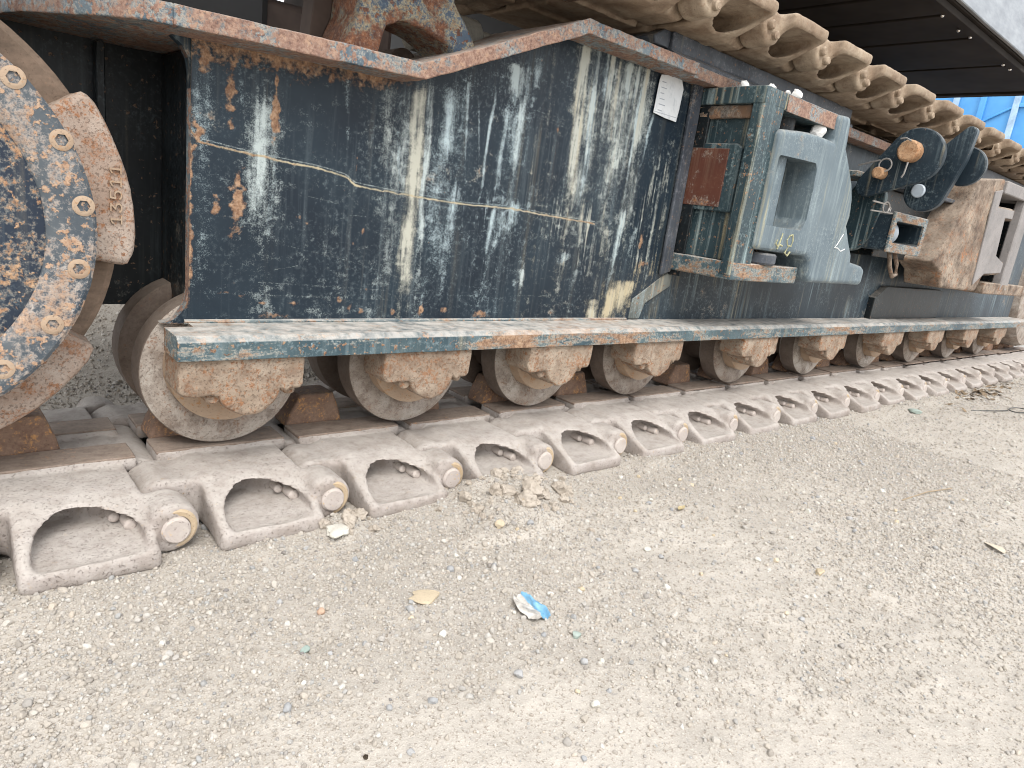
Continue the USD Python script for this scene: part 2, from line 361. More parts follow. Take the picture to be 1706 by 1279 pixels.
M['hose'] = rusty('grey_dusty_hose', a=(0.15, 0.14, 0.12), b=(0.26, 0.25, 0.21), spot=(0.2, 0.15, 0.1), spots=0.62)
def flat(name, c, rough=0.5, var=0.25, sc=12.0, **kw):
    L = Look(name)
    col = L.mix(L.rng(L.noise(sc, 6, 0.65), 0.3, 0.7), tuple(x * (1 - var) for x in c), tuple(min(1, x * (1 + var)) for x in c))
    return L.done(col, rough, L.bump(L.noise(sc * 9, 4, 0.6), 0.0015, 0.3), **kw)
M['wire'] = flat('wire_metal', (0.33, 0.31, 0.29), 0.4, metallic=0.6)
M['ball'] = flat('ball_grey_paint', (0.30, 0.34, 0.38), 0.4)
M['roof_under'] = flat('platform_underside_paint', (0.030, 0.026, 0.0235), 0.85, 0.3, 3.0, specular_ior_level=0.08)
M['screw'] = flat('bright_screw', (0.75, 0.73, 0.70), 0.25, 0.1, metallic=0.9)
M['white_stone'] = flat('chalky_white_stone', (0.70, 0.69, 0.67), 0.9, 0.15, 60)
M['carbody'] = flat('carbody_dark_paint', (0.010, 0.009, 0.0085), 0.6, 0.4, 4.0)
M['mud'] = flat('brown_grimy_steel', (0.055, 0.036, 0.027), 0.8, 0.5, 6.0)
def panel_look():
    L = Look('weathered_grey_panel')
    n = L.noise(1, 5, 0.65, stretch=(6, 6, 22))
    n2 = L.noise(3.0, 5, 0.6)
    col = L.mix(L.rng(L.math('add', L.math('multiply', n, 0.6), L.math('multiply', n2, 0.4)), 0.38, 0.62), (0.15, 0.165, 0.185), (0.28, 0.30, 0.32))
    return L.done(col, 0.4, L.bump(n, 0.002, 0.2), metallic=0.3)
M['panel'] = panel_look()
def blue_look():
    L = Look('sky_blue_container_paint')
    n = L.noise(2.5, 5, 0.6)
    col = L.mix(L.rng(n, 0.35, 0.65), (0.06, 0.27, 0.60), (0.10, 0.35, 0.68))
    col = L.mix(L.rng(L.noise(9, 6, 0.7), 0.66, 0.70), col, (0.25, 0.16, 0.09))
    return L.done(col, 0.5)
M['blue'] = blue_look()
M['blue_edge'] = flat('pale_blue_edge_paint', (0.32, 0.46, 0.62), 0.5)

# ------------------------------------------------------------------ the ground
WEB_Y, LIP_Y, PITCH, X0 = 1.465, 1.204, 0.31532, 0.0875
def growing(a, b, step, far, n):
    g = np.geomspace(step, far, n)
    return np.concatenate([a - np.cumsum(g)[::-1], np.arange(a, b, step), b + np.concatenate([[0], np.cumsum(g)])])
def ground_height(x, y):
    p = np.stack([x, y, 0 * x], -1)
    h = (meshkit.fbm(p * 1.3, 3, 3) - 0.5) * 0.042 + (meshkit.fbm(p * 9, 3, 5) - 0.5) * 0.012 + (meshkit.fbm(p * 55, 3, 8) - 0.5) * 0.006
    near = np.exp(-np.maximum(0, np.abs(y - 1.19) - 0.02) ** 2 / 0.05 ** 2)
    h = h * np.clip(np.abs(y - 1.19) * 6, 0.35, 1.0)
    h += near * (meshkit.noise(p * 6, 21) ** 2) * 0.019 * (x > -1)
    # heap of broken crust between the fourth shoe and the ground in front of it
    d = np.hypot((x - 1.065) / 0.17, (y - 1.155) / 0.13)
    h += 0.055 * np.exp(-d ** 2 * 1.4) * (0.55 + 0.9 * meshkit.fbm(p * 24, 3, 31))
    d = np.hypot((x - 0.645) / 0.05, (y - 1.20) / 0.05)
    h += 0.028 * np.exp(-d ** 2 * 1.5) * (0.6 + 0.8 * meshkit.fbm(p * 30, 2, 33))
    # lifted crust plate edge
    d = np.hypot((x - 0.98) / 0.15, (y - 1.02) / 0.055)
    h += 0.014 * np.clip(1.15 - d ** 4, 0, 1) * (x > -9)
    # loose bank behind the tracks
    h += 0.34 * np.clip((y - 2.3) / 1.6, 0, 1) ** 1.3 * (np.hypot(x - 0.4, 0) < 60) * np.exp(-((x - 0.5) / 2.2) ** 2) * (0.8 + 0.4 * meshkit.fbm(p * 5, 3, 41)) * np.exp(-np.clip((y - 4.2) / 1.0, 0, 9))
    far = np.hypot(x, y)
    return h * np.clip(1.4 - far / 40, 0, 1) - 0.004
gx = np.concatenate([-1.0 - np.cumsum(np.geomspace(0.02, 40, 42))[::-1], np.arange(-1.0, 0.1, 0.02), np.arange(0.1, 1.9, 0.0052), 1.9 + np.cumsum(np.linspace(0.0055, 0.035, 240)), ])
gx = np.concatenate([gx, gx[-1] + np.cumsum(np.geomspace(0.04, 40, 40))])
gy = np.concatenate([0.15 - np.cumsum(np.geomspace(0.02, 40, 40))[::-1], np.arange(0.15, 1.30, 0.0055), np.arange(1.30, 2.3, 0.03), np.arange(2.3, 4.3, 0.016)])
gy = np.concatenate([gy, gy[-1] + np.cumsum(np.geomspace(0.03, 40, 40))])
X, Y = np.meshgrid(gx, gy, indexing='ij')
Z = ground_height(X, Y)
ni, nj = X.shape
ii, jj = np.meshgrid(np.arange(ni - 1), np.arange(nj - 1), indexing='ij')
a = (ii * nj + jj).ravel()
gf = np.vstack([np.stack([a, a + nj, a + nj + 1], 1), np.stack([a, a + nj + 1, a + 1], 1)])
def ground_look():
    L = Look('pale_grit_ground')
    big = L.noise(1.7, 4, 0.6)
    mid = L.noise(11, 5, 0.65)
    grit = L.noise(170, 3, 0.65)
    grit2 = L.noise(420, 2, 0.6)
    col = L.mix(L.rng(L.math('add', L.math('multiply', big, 0.6), L.math('multiply', mid, 0.4)), 0.38, 0.62), (0.340, 0.310, 0.272), (0.44, 0.402, 0.354))
    col = L.mix(L.rng(grit, 0.56, 0.66), col, (0.24, 0.205, 0.17))
    col = L.mix(L.mul(L.rng(grit2, 0.55, 0.68), 0.7), col, (0.55, 0.51, 0.45))
    col = L.mix(L.mul(L.rng(L.noise(85, 4, 0.7, offset=(3, 1, 0)), 0.60, 0.70), 0.6), col, (0.20, 0.19, 0.185))
    h = L.math('add', L.math('multiply', grit, 0.6), L.math('multiply', grit2, 0.4))
    return L.done(col, 0.95, L.bump(h, 0.004, 0.8, L.bump(mid, 0.01, 0.3)), specular_ior_level=0.1)
M['ground'] = ground_look()
obj('ground', (np.stack([X, Y, Z], -1).reshape(-1, 3), gf), M['ground'], smooth=True, kind='structure')

# ------------------------------------------------------------------ gravel: one scattered mass
def pebble(seed, flat_=0.75, sub=1):
    rng = np.random.default_rng(seed)
    s = trimesh.creation.icosphere(subdivisions=sub, radius=1.0)
    v = np.asarray(s.vertices) * rng.uniform(0.75, 1.2, 3) * [1, 0.85, flat_]
    for _ in range(9):   # broken faces
        n = rng.normal(size=3); n /= np.linalg.norm(n)
        d = v @ n; cut = rng.uniform(0.45, 0.85)
        v = v - np.outer(np.clip(d - cut, 0, None), n)
    return trimesh.Trimesh(v, s.faces, process=False)
def stone_look(name, stops):
    L = Look(name)
    c = L.ramp(L.n('object_info') + '.random', stops)
    g = L.noise(300, 4, 0.7)
    col = L.mix(L.rng(g, 0.5, 0.7, 0, 0.45), c, (0.20, 0.18, 0.16))
    return L.done(col, 0.92, L.bump(g, 0.002, 0.5), specular_ior_level=0.15)
M['gravel'] = stone_look('mixed_gravel', [(0.0, (0.27, 0.245, 0.215)), (0.12, (0.41, 0.37, 0.32)), (0.35, (0.35, 0.314, 0.268)), (0.55, (0.465, 0.432, 0.385)), (0.70, (0.29, 0.27, 0.248)), (0.8, (0.51, 0.48, 0.435)), (0.9, (0.28, 0.28, 0.275)), (0.97, (0.46, 0.40, 0.33)), (1.0, (0.17, 0.16, 0.155))])
rng = np.random.default_rng(11)
NG = 270000
u = rng.random(NG)
px = np.where(rng.random(NG) < 0.80, rng.uniform(-0.05, 3.0, NG), rng.uniform(3.0, 7.5, NG))
py = np.where(rng.random(NG) < 0.86, np.where(rng.random(NG) < 0.12, rng.uniform(0.04, 0.24, NG), rng.uniform(0.24, 1.26, NG)), np.where(rng.random(NG) < 0.5, rng.uniform(1.2, 2.4, NG), rng.uniform(2.3, 4.0, NG)))
px = np.where(py > 1.26, np.where(rng.random(NG) < 0.75, rng.uniform(-0.1, 1.3, NG), px), px)
dens = 0.30 + 1.35 * np.clip((meshkit.fbm(np.stack([px * 2.1, py * 2.1, 0 * px], 1), 3, 77) - 0.42) * 3.2, 0, 1) + 0.6 * np.exp(-((py - 1.08) / 0.16) ** 2) + 0.5 * np.clip(px - 1.1, 0, 1) * (py > 0.45)
dens += np.where(py > 1.3, 0.8, 0)
# a wheel-smoothed dusty strip nearest the viewer has fewer stones
strip = np.clip((0.80 - (py + 0.36 * px)) * 6, 0, 1)
dens *= 1 - 0.72 * strip
keep = rng.random(NG) < dens / 1.9
px, py = px[keep], py[keep]
size = np.clip(np.exp(rng.normal(math.log(0.00185), 0.50, len(px))), 0.0009, 0.0085)
size *= np.where(px > 2.2, 1.0 + 0.12 * (px - 2.2), 1.0) * np.where(py > 1.3, 1.5, 1.0)
pz = ground_height(px, py) + size * 0.25
proto_root = '/World/gravel'
pi = UsdGeom.PointInstancer.Define(stage, proto_root)
protos = []
for k in range(6):
    m = usdkit.mesh(stage, f'{proto_root}/prototypes/pebble_{k:03d}', pebble(200 + k), M['gravel'], smooth=False)
    protos.append(m.GetPath())
pi.CreatePrototypesRel().SetTargets(protos)
pi.CreateProtoIndicesAttr(Vt.IntArray.FromNumpy(rng.integers(0, 6, len(px)).astype(np.int32)))
pi.CreatePositionsAttr(Vt.Vec3fArray.FromNumpy(np.stack([px, py, pz], 1).astype(np.float32)))
pi.CreateScalesAttr(Vt.Vec3fArray.FromNumpy(np.repeat(size[:, None], 3, 1).astype(np.float32)))
q = rng.normal(size=(len(px), 4)); q /= np.linalg.norm(q, axis=1, keepdims=True)
pi.CreateOrientationsAttr(Vt.QuathArray([Gf.Quath(float(a), float(b), float(c), float(d)) for a, b, c, d in q]))
tag(pi.GetPrim(), 'fine pale gravel of mixed beige and grey grit covering the yard', 'gravel', kind='stuff')

# ------------------------------------------------------------------ the crane
crane = thing('crawler_crane', 'weathered navy blue crawler crane undercarriage with rusty rollers and dusty steel tracks', 'crawler crane')

# --- track shoes -----------------------------------------------------
def sbox(x, y, z, c, h, r):
    q = [abs(x - c[0]) - h[0] + r, abs(y - c[1]) - h[1] + r, abs(z - c[2]) - h[2] + r]
    o = np.sqrt(sum(np.maximum(k, 0) ** 2 for k in q))
    return o + np.minimum(np.maximum(np.maximum(q[0], q[1]), q[2]), 0) - r
def scyl(x, y, z, cx, cz, r, y0, y1, e=0.008):
    d1 = np.hypot(x - cx, z - cz) - r + e; d2 = np.abs(y - (y0 + y1) / 2) - (y1 - y0) / 2 + e
    return np.minimum(np.maximum(d1, d2), 0) + np.hypot(np.maximum(d1, 0), np.maximum(d2, 0)) - e
def smin(a, b, k):
    h = np.clip(0.5 + 0.5 * (b - a) / k, 0, 1)
    return b + (a - b) * h - k * h * (1 - h)
def smax(a, b, k):
    return -smin(-a, -b, k)
def shoe_field(x, y, z):
    """x along the track from the left lip corner, y inwards from the lip, z up from the ground."""
    W, TOP = 0.832, 0.098
    body = sbox(x, y, z, (0.104, W / 2, TOP / 2), (0.106, W / 2, TOP / 2), 0.012)
    # both ends slope outwards to a thick lip
    for yy in (y, W - y):
        body = smax(body, -0.400 * yy + 0.9165 * (z - 0.036), 0.016)
    f = body
    ax, az, kr = 0.243, 0.049, 0.046
    for y0, y1 in ((0.050, 0.140), (0.292, 0.540), (0.692, 0.782)):
        outer = y0 < 0.1 or y1 > 0.75
        c_, h_ = (0.226, 0.020) if outer else (0.19, 0.05)
        k = smin(scyl(x, y, z, ax, az, kr, y0, y1, 0.012), sbox(x, y, z, (c_, (y0 + y1) / 2, 0.047), (h_, (y1 - y0) / 2, 0.040), 0.012), 0.02)
        f = smin(f, k, 0.014 if outer else 0.020)
    # room for the neighbour's lugs on the right-hand side
    for y0, y1 in ((0.146, 0.286), (0.546, 0.686)):
        f = smax(f, -scyl(x, y, z, ax, az, kr + 0.007, y0, y1, 0.012), 0.012)
    bx = ax - PITCH
    for y0, y1 in ((0.151, 0.281), (0.551, 0.681)):
        k = smin(scyl(x, y, z, bx, az, kr, y0, y1, 0.016), sbox(x, y, z, (-0.02, (y0 + y1) / 2, 0.051), (0.06, (y1 - y0) / 2, 0.043), 0.014), 0.02)
        f = smin(f, k, 0.020)
    for y0, y1 in ((0.0, 0.145), (0.287, 0.545), (0.687, W)):
        f = smax(f, -scyl(x, y, z, bx, az, kr + 0.007, y0 - 0.004, y1, 0.010), 0.010)
    # raised seat under the roller paths
    for c in (0.328, 0.504):
        f = smin(f, sbox(x, y, z, (0.09, c, 0.094), (0.14, 0.048, 0.0145), 0.004), 0.004)
    # scoop in the outer end: arched on top, highest at one third
    t_ = x - 0.088
    top = 0.0860 - np.where(t_ < 0, 5.0, 2.3) * t_ ** 2
    floor = 0.0325 + 0.02 * np.maximum(y - 0.03, 0) + 0.08 * np.maximum(x - 0.13, 0)
    pk = smax(smax(np.abs(x - 0.106) - 0.087, z - top, 0.022), floor - z, 0.014)
    pk = smax(pk, y - 0.215 + 0.75 * np.maximum(0, x - 0.085) + 2.0 * np.maximum(0, 0.04 - x), 0.02)
    pk = smax(pk, 0.010 - y, 0.010)
    f = smax(f, -pk, 0.009)
    f = smax(f, -z, 0.006)
    return f
def shoe_mesh(h):
    org = np.array([-0.135, -0.012, -0.012])
    n = (np.array([0.44, 0.86, 0.135]) / h).astype(int)
    g = np.meshgrid(*[org[k] + h * np.arange(n[k]) for k in range(3)], indexing='ij')
    return surface_net(shoe_field(*g), org, h)
SHOE_HI, SHOE_MID, SHOE_LO = shoe_mesh(0.0052), shoe_mesh(0.008), shoe_mesh(0.0105)
PINS = {}
def pin_pieces():
    ax, az = 0.243, 0.049
    ring = tm(revolve_y([(0.0272, 0.0480), (0.035, 0.0468), (0.0395, 0.0505), (0.0395, 0.07), (0.0272, 0.07)], ax, az, 36))
    pin = worn(cyl('y', (ax, az), 0.026, 0.038, 0.12, 32, bev=0.004), 0.008, 0.0016, 50, 5)
    def lumps(c, seed):
        out = []
        for k, (x_, z_, y0, y1, r_) in enumerate(c):
            out.append(worn(cyl('y', (x_, z_), r_, y0, y1, 14, bev=0.004), 0.006, 0.0022, 60, seed + k))
        return CAT(out)
    nub = lumps([(0.180, 0.046, 0.100, 0.160, 0.0120), (0.158, 0.052, 0.132, 0.19, 0.0090)], 3)
    upn = lumps([(0.236, 0.070, 0.030, 0.09, 0.0125), (0.262, 0.046, 0.034, 0.09, 0.0135)], 6)
    return ring, pin, nub, upn
RING, PIN, NUB, UPNUB = pin_pieces()
def place(mesh, f, seed, amp=0.0026):
    v = np.asarray(mesh.vertices).copy()
    w = f(v)
    d = np.stack([meshkit.fbm(w * 17 + 13.1 * k, 3, seed * 5 + k) - 0.5 for k in range(3)], 1) * 2 * amp
    d += np.stack([meshkit.noise(w * 95 + 7.7 * k, seed * 3 + k) - 0.5 for k in range(3)], 1) * amp * 0.55
    fc = mesh.faces
    return trimesh.Trimesh(w + d, fc, process=False)
rs = random.Random(5)
def put_shoe(i, x, flip):
    dy, dz, rot = rs.uniform(-0.004, 0.004), rs.uniform(-0.003, 0.001), rs.uniform(-0.006, 0.006)
    if flip:
        f = lambda v: np.stack([x - v[:, 0], LIP_Y + dy + v[:, 1], 1.362 + dz - v[:, 2]], 1)
    else:
        f = lambda v: np.stack([x + v[:, 0] - rot * v[:, 1], LIP_Y + dy + v[:, 1] + rot * v[:, 0], v[:, 2] + dz - 0.006 + rot * 0.4 * (v[:, 0] - 0.1)], 1)
    near = x < 2.2 if not flip else x < 3.4
    mesh = SHOE_HI if (near and x > -0.2) else (SHOE_MID if x < 4.2 else SHOE_LO)
    m = place(mesh, f, i + (100 if flip else 0))
    p = obj('track_shoe', m, M['shoe_up' if flip else 'shoe'], crane, smooth=True)
    if x < 5 and flip:
        obj('retaining_bolt', place(UPNUB, f, i, 0.0008), M['shoe_up'], p)
    elif x < 5:
        obj('pin_collar', place(RING, f, i, 0.0003), M['ring'], p)
        obj('hinge_pin', place(PIN, f, i, 0.0003), M['pin'], p)
        obj('retaining_bolt', place(NUB, f, i, 0.0008), M['pin'], p)
    if not flip:
        b = worn(prism([(-0.045, 0.100), (-0.036, 0.135), (-0.012, 0.186), (0.082, 0.186), (0.102, 0.135), (0.112, 0.100)], 0.374, 0.460, 'y', 0.008), 0.02, 0.002, 20, i)
        b.vertices = f(np.asarray(b.vertices)); obj('guide_lug', b, M['lug'], p)
        for y0, y1, nm in ((0.283, 0.370, 'roller_path'), (0.464, 0.550, 'roller_path')):
            s = worn(rbox(-0.050, 0.228, y0, y1, 0.103, 0.1112, 0.006), 0.03, 0.0012, 20, i)
            s.vertices = f(np.asarray(s.vertices)); obj(nm, s, M['path'], p)
for i in range(-2, 23):
    put_shoe(i, X0 + PITCH * i, False)
for i in range(-7, 16):
    put_shoe(i, 2.212 + PITCH * i, True)

# --- side plate with its streaks, chips and scratches ----------------
STREAKS = [(0.547,0.836,0.542,0.64,0.0207,0.8,0.2),(0.532,0.746,0.538,0.591,0.0134,0.6,0.2),(0.569,0.764,0.569,0.543,0.0088,0.5,0.1),(0.498,0.909,0.512,0.812,0.008,0.35,0),(0.426,0.924,0.423,0.73,0.0075,0.35,0),(0.442,0.583,0.438,0.474,0.0115,0.3,0),(0.726,0.924,0.725,0.838,0.0056,0.35,0),(0.731,0.826,0.732,0.791,0.0036,0.7,0),(0.83,0.923,0.829,0.697,0.0152,0.75,0.3),(0.857,0.928,0.87,0.674,0.0093,0.6,0.1),(0.908,0.938,0.908,0.425,0.0211,1.0,0.6),(0.937,0.942,0.945,0.444,0.0099,0.8,0.2),(0.825,0.81,0.824,0.737,0.017,0.4,0.3),(0.996,0.94,0.996,0.701,0.0208,0.75,0),(1.032,0.734,1.023,0.484,0.0147,0.7,0),(0.996,0.701,0.998,0.491,0.018,0.5,0),(1.043,0.963,1.064,0.708,0.0045,0.6,0),(1.084,0.936,1.101,0.758,0.0037,0.5,0),(1.127,0.958,1.112,0.683,0.0047,0.75,0),(1.194,1.05,1.201,0.973,0.0257,0.95,0.1),(1.172,0.948,1.164,0.696,0.0098,0.8,0),(1.223,0.977,1.222,0.702,0.0122,0.75,0.1),(1.209,0.677,1.149,0.496,0.0105,0.6,0),(1.241,0.712,1.199,0.58,0.0235,0.5,0),(1.165,0.688,1.158,0.545,0.0071,0.6,0),(1.26,1.087,1.256,0.991,0.0144,0.5,0),(1.308,1.119,1.31,1.031,0.0053,0.5,0.8),(1.28,0.897,1.284,0.78,0.0043,0.4,0.7),(1.315,0.972,1.326,0.737,0.0076,0.3,0.5),(1.418,1.168,1.448,0.699,0.0249,0.95,0.5),(1.474,1.158,1.49,0.702,0.0141,0.8,0.1),(1.511,1.159,1.513,1.024,0.0108,0.7,0),(1.532,1.148,1.535,0.845,0.0146,0.7,0.3),(1.565,1.148,1.578,0.885,0.0112,0.6,0.6),(1.605,1.149,1.614,1.01,0.0153,0.75,0.2),(1.646,1.149,1.648,0.825,0.0131,0.7,0.2),(1.69,1.142,1.689,0.776,0.0162,0.8,0.4),(1.676,1.089,1.67,0.682,0.008,0.7,0.1),(1.749,1.034,1.717,0.834,0.0071,0.6,0),(1.453,0.699,1.437,0.594,0.0098,0.6,0.5),(1.435,0.602,1.441,0.451,0.0172,0.4,0.5),(1.681,0.729,1.661,0.512,0.0112,0.85,0.1),(1.615,0.678,1.599,0.453,0.0109,0.5,0.5),(1.756,0.689,1.727,0.572,0.0074,0.4,0.1),(1.834,0.848,1.838,0.558,0.0076,0.45,0.3),(1.294,0.535,1.3,0.475,0.0079,0.7,0.2),(1.45,0.594,1.422,0.549,0.0274,0.5,0.1),(1.511,0.544,1.499,0.479,0.013,0.5,0.1),(1.742,0.514,1.659,0.376,0.0452,0.7,0.9),(1.612,0.453,1.616,0.376,0.028,0.5,0.7)]
RUSTS = [(0.422,0.765,0.012,0.026),(0.439,0.749,0.01,0.008),(0.5,0.63,0.013,0.058),(0.458,0.628,0.008,0.017),(0.408,0.672,0.005,0.067),(0.409,0.557,0.005,0.047),(0.411,0.497,0.005,0.024),(0.482,0.851,0.008,0.056),(0.571,0.869,0.004,0.068),(0.57,0.822,0.008,0.047),(0.511,0.912,0.012,0.013),(0.486,0.453,0.018,0.005),(0.511,0.448,0.013,0.004),(0.563,0.432,0.009,0.005),(0.631,0.433,0.015,0.007),(0.692,0.917,0.011,0.011),(0.755,0.918,0.009,0.008),(0.497,0.935,0.07,0.032),(0.592,0.936,0.064,0.03),(0.431,0.899,0.014,0.024),(0.966,0.421,0.007,0.016),(0.767,0.42,0.006,0.012),(0.796,0.416,0.007,0.009),(0.788,0.607,0.006,0.009),(0.652,0.61,0.006,0.006),(0.767,0.575,0.005,0.007),(0.739,0.441,0.006,0.009),(0.887,0.416,0.009,0.009),(1.162,0.41,0.034,0.009),(0.591,0.405,0.034,0.007),(1.393,0.378,0.035,0.005),(1.791,0.65,0.008,0.02),(1.817,0.577,0.023,0.011),(0.807,0.468,0.005,0.004),(0.634,0.622,0.004,0.004),(1.358,0.925,0.004,0.01),(0.761,0.748,0.004,0.013),(1.04,0.421,0.01,0.008)]
BROAD = [(0.872, 0.93, 0.872, 0.50, 0.055, 0.5, 0.25), (1.0, 0.95, 1.0, 0.50, 0.05, 0.45, 0), (1.46, 1.16, 1.47, 0.62, 0.06, 0.5, 0.3), (1.60, 1.15, 1.61, 0.66, 0.07, 0.5, 0.3), (1.21, 1.04, 1.20, 0.50, 0.035, 0.42, 0), (0.55, 0.85, 0.55, 0.50, 0.035, 0.42, 0.2), (1.70, 1.14, 1.70, 0.60, 0.03, 0.45, 0.3), (0.43, 0.9, 0.43, 0.45, 0.02, 0.35, 0)]
SCRATCH = [(0.409, 0.765), (0.423, 0.747), (0.497, 0.739), (0.589, 0.733), (0.669, 0.729), (0.734, 0.72), (0.76, 0.705), (0.835, 0.70), (0.935, 0.697), (1.062, 0.693), (1.222, 0.699), (1.334, 0.693), (1.48, 0.689), (1.558, 0.687)]
SCR2 = [[(0.548, 0.477), (0.729, 0.472), (0.961, 0.463), (1.219, 0.453), (1.284, 0.463), (1.451, 0.462)], [(1.23, 0.959), (1.423, 0.952)], [(1.23, 0.950), (1.40, 0.941)], [(1.25, 0.944), (1.43, 0.930)],
        [(1.09, 0.486), (1.152, 0.48), (1.179, 0.505), (1.215, 0.548)], [(0.60, 0.56), (0.75, 0.535), (0.9, 0.50)], [(0.45, 0.452), (0.70, 0.447), (1.0, 0.441)], [(1.66, 0.60), (1.76, 0.64)]]
def polydist(x, z, pts):
    d = np.full(x.shape, 9.0)
    for (ax, az), (bx, bz) in zip(pts[:-1], pts[1:]):
        vx, vz = bx - ax, bz - az
        t = np.clip(((x - ax) * vx + (z - az) * vz) / (vx * vx + vz * vz), 0, 1)
        d = np.minimum(d, np.hypot(x - ax - t * vx, z - az - t * vz))
    return d
def flange_under(x):
    return np.interp(x, [0.11, 0.35, 0.86, 1.328, 1.40, 1.79, 6], [0.885, 0.925, 0.943, 1.151, 1.151, 1.151, 1.151])
def web_wear(x, z):
    zt = np.interp(x, [0.35, 0.88, 1.40, 2], [0.94, 0.945, 1.172, 1.172])
    p = lambda a, b: np.stack([x * a, 0 * x, z * b], 1)
    vn = meshkit.fbm(p(150, 7), 4, 2); vn2 = meshkit.fbm(p(380, 22), 3, 4); br = meshkit.fbm(p(28, 9), 4, 6)
    c = np.zeros(len(x)); hue = np.zeros(len(x))
    for (x0, z0, x1, z1, w, am, h) in STREAKS + BROAD:
        t = (z0 - z) / (z0 - z1)
        cx = x0 + (x1 - x0) * np.clip(t, 0, 1) + (meshkit.noise(np.stack([z * 14 + x0 * 91, 0 * z, 0 * z], 1), 9) - 0.5) * 0.008
        ww = w * (0.8 + 0.5 * meshkit.noise(np.stack([z * 11, 0 * z + x0 * 37, 0 * z], 1), 3)) * (1.15 - 0.35 * np.clip(t, 0, 1))
        e = np.exp(-np.abs((x - cx) / ww) ** 2.4)
        ends = 1 / (1 + np.exp(-(t + 0.03 + (vn - 0.5) * 0.12) * 40)) / (1 + np.exp((t - 0.9 + (vn - 0.5) * 0.9) * 9))
        s = am * e * ends * np.clip(0.15 + 1.75 * vn + 0.5 * (vn2 - 0.5), 0, 1.3)
        hue = np.where(s > c, h, hue); c = np.maximum(c, s)
    # weak run-off everywhere, more towards the right
    reg = np.clip((meshkit.fbm(p(6, 3), 3, 12) - 0.40) * 3.0, 0, 1) * np.clip(0.35 + (x - 0.8) * 0.7, 0.25, 1.0)
    c = np.maximum(c, reg * np.clip((vn - 0.50) * 4.2, 0, 0.8) * (0.5 + vn2 * 0.7))
    c += 0.30 * np.clip((br - 0.5) * 3, 0, 1) * np.clip((0.62 - z) * 4, 0, 1) * (0.5 + vn2)
    c += 0.22 * np.clip((meshkit.fbm(p(60, 60), 3, 15) - 0.52) * 5, 0, 1)
    c *= 0.42 + 0.75 * np.clip((br - 0.3) * 2.2, 0, 1)
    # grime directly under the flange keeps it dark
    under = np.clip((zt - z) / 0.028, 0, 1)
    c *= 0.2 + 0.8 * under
    r = np.zeros(len(x))
    bn = meshkit.fbm(p(70, 60), 4, 22)
    for (cx, cz, rx, rz) in RUSTS:
        big = rx > 0.05
        d = np.hypot((x - cx) / (rx * 1.15), (z - cz) / (rz * 1.15)) + (bn - 0.5) * (2.4 if big else 2.2)
        r = np.maximum(r, np.clip(1.25 - d, 0, 1) * (0.85 if big else (1.0 if rz > 0.015 else 0.72)))
    top = np.clip(1 - (zt - z) / (0.03 + 0.05 * meshkit.noise(np.stack([x * 19, 0 * x, 0 * x], 1), 5)), 0, 1) * np.clip((0.98 - x) * 5, 0.12, 1)
    r = np.maximum(r, top * (0.25 + 1.1 * bn))
    r = np.maximum(r, np.clip(1 - (x - 0.406) / 0.008, 0, 1) * np.clip((meshkit.noise(np.stack([z * 30, 0 * z, 0 * z], 1), 8) - 0.35) * 3, 0, 1))
    d = polydist(x, z + (bn - 0.5) * 0.006, SCRATCH)
    core = np.clip(1.2 - d / 0.0027, 0, 1) * (0.35 + 1.1 * br)
    warm = np.clip(np.abs(x - 0.95) * 2.2 - 0.15, 0.12, 1)
    r = np.maximum(r, core * warm * (0.55 + 0.5 * bn))
    c = np.maximum(c, np.clip(1.2 - d / 0.0026, 0, 1) * (0.4 + 0.9 * br)); hue = np.where(core > 0.2, 1.0, hue)
    c = np.maximum(c, 0.55 * np.clip(1.2 - polydist(x, z - 0.006, SCRATCH) / 0.0016, 0, 1))
    for k, s in enumerate(SCR2):
        c = np.maximum(c, 0.42 * np.clip(1.2 - polydist(x, z, s) / 0.0014, 0, 1) * (0.2 + 1.0 * br))
    rg = np.random.default_rng(3)
    for k in range(60):
        cx, cz, L_ = rg.uniform(0.42, 1.9), rg.uniform(0.41, 0.75), rg.uniform(0.015, 0.09)
        an = rg.normal(0, 0.12)
        near = np.abs(x - cx) < L_
        if near.any():
            s = polydist(x[near], z[near], [(cx - L_ / 2, cz - an * L_ / 2), (cx + L_ / 2, cz + an * L_ / 2)])
            c[near] = np.maximum(c[near], rg.uniform(0.15, 0.38) * np.clip(1.2 - s / 0.0012, 0, 1))
    hue = np.clip(hue + 0.35 * np.clip((vn - 0.5) * 3, 0, 1) * (x > 1.3), 0, 1)
    c *= 1.0 + 0.22 * np.clip((x - 1.25) * 4, 0, 1)
    return np.stack([np.clip(c, 0, 1), np.clip(r, 0, 1), hue], 1)
STEP = 0.0021
wx = np.concatenate([np.arange(0.357, 0.4085, STEP), np.arange(0.4087, 1.9585, STEP)])
lo = np.where(wx < 1.795, 0.388, 0.448 + (wx - 1.795) * 0.50)
hi = np.interp(wx, [0.35, 0.86, 0.88, 1.39, 1.43, 2], [0.9265, 0.9455, 0.953, 1.176, 1.176, 1.176])
fil = wx < 0.4085
hi[fil] = 0.390 + 0.066 * (1 - np.sqrt(np.clip(1 - ((wx[fil] - 0.357) / 0.0516) ** 2, 0, 1)))
nz_ = 370
T = np.linspace(0, 1, nz_)
WX = np.repeat(wx[:, None], nz_, 1); WZ = lo[:, None] + (hi - lo)[:, None] * T[None]
bend = (meshkit.fbm(np.stack([WX * 3, 0 * WX, WZ * 3], -1), 2, 51) - 0.5) * 0.006
WV = np.stack([WX, WEB_Y + bend, WZ], -1).reshape(-1, 3)
ii, jj = np.meshgrid(np.arange(len(wx) - 1), np.arange(nz_ - 1), indexing='ij')
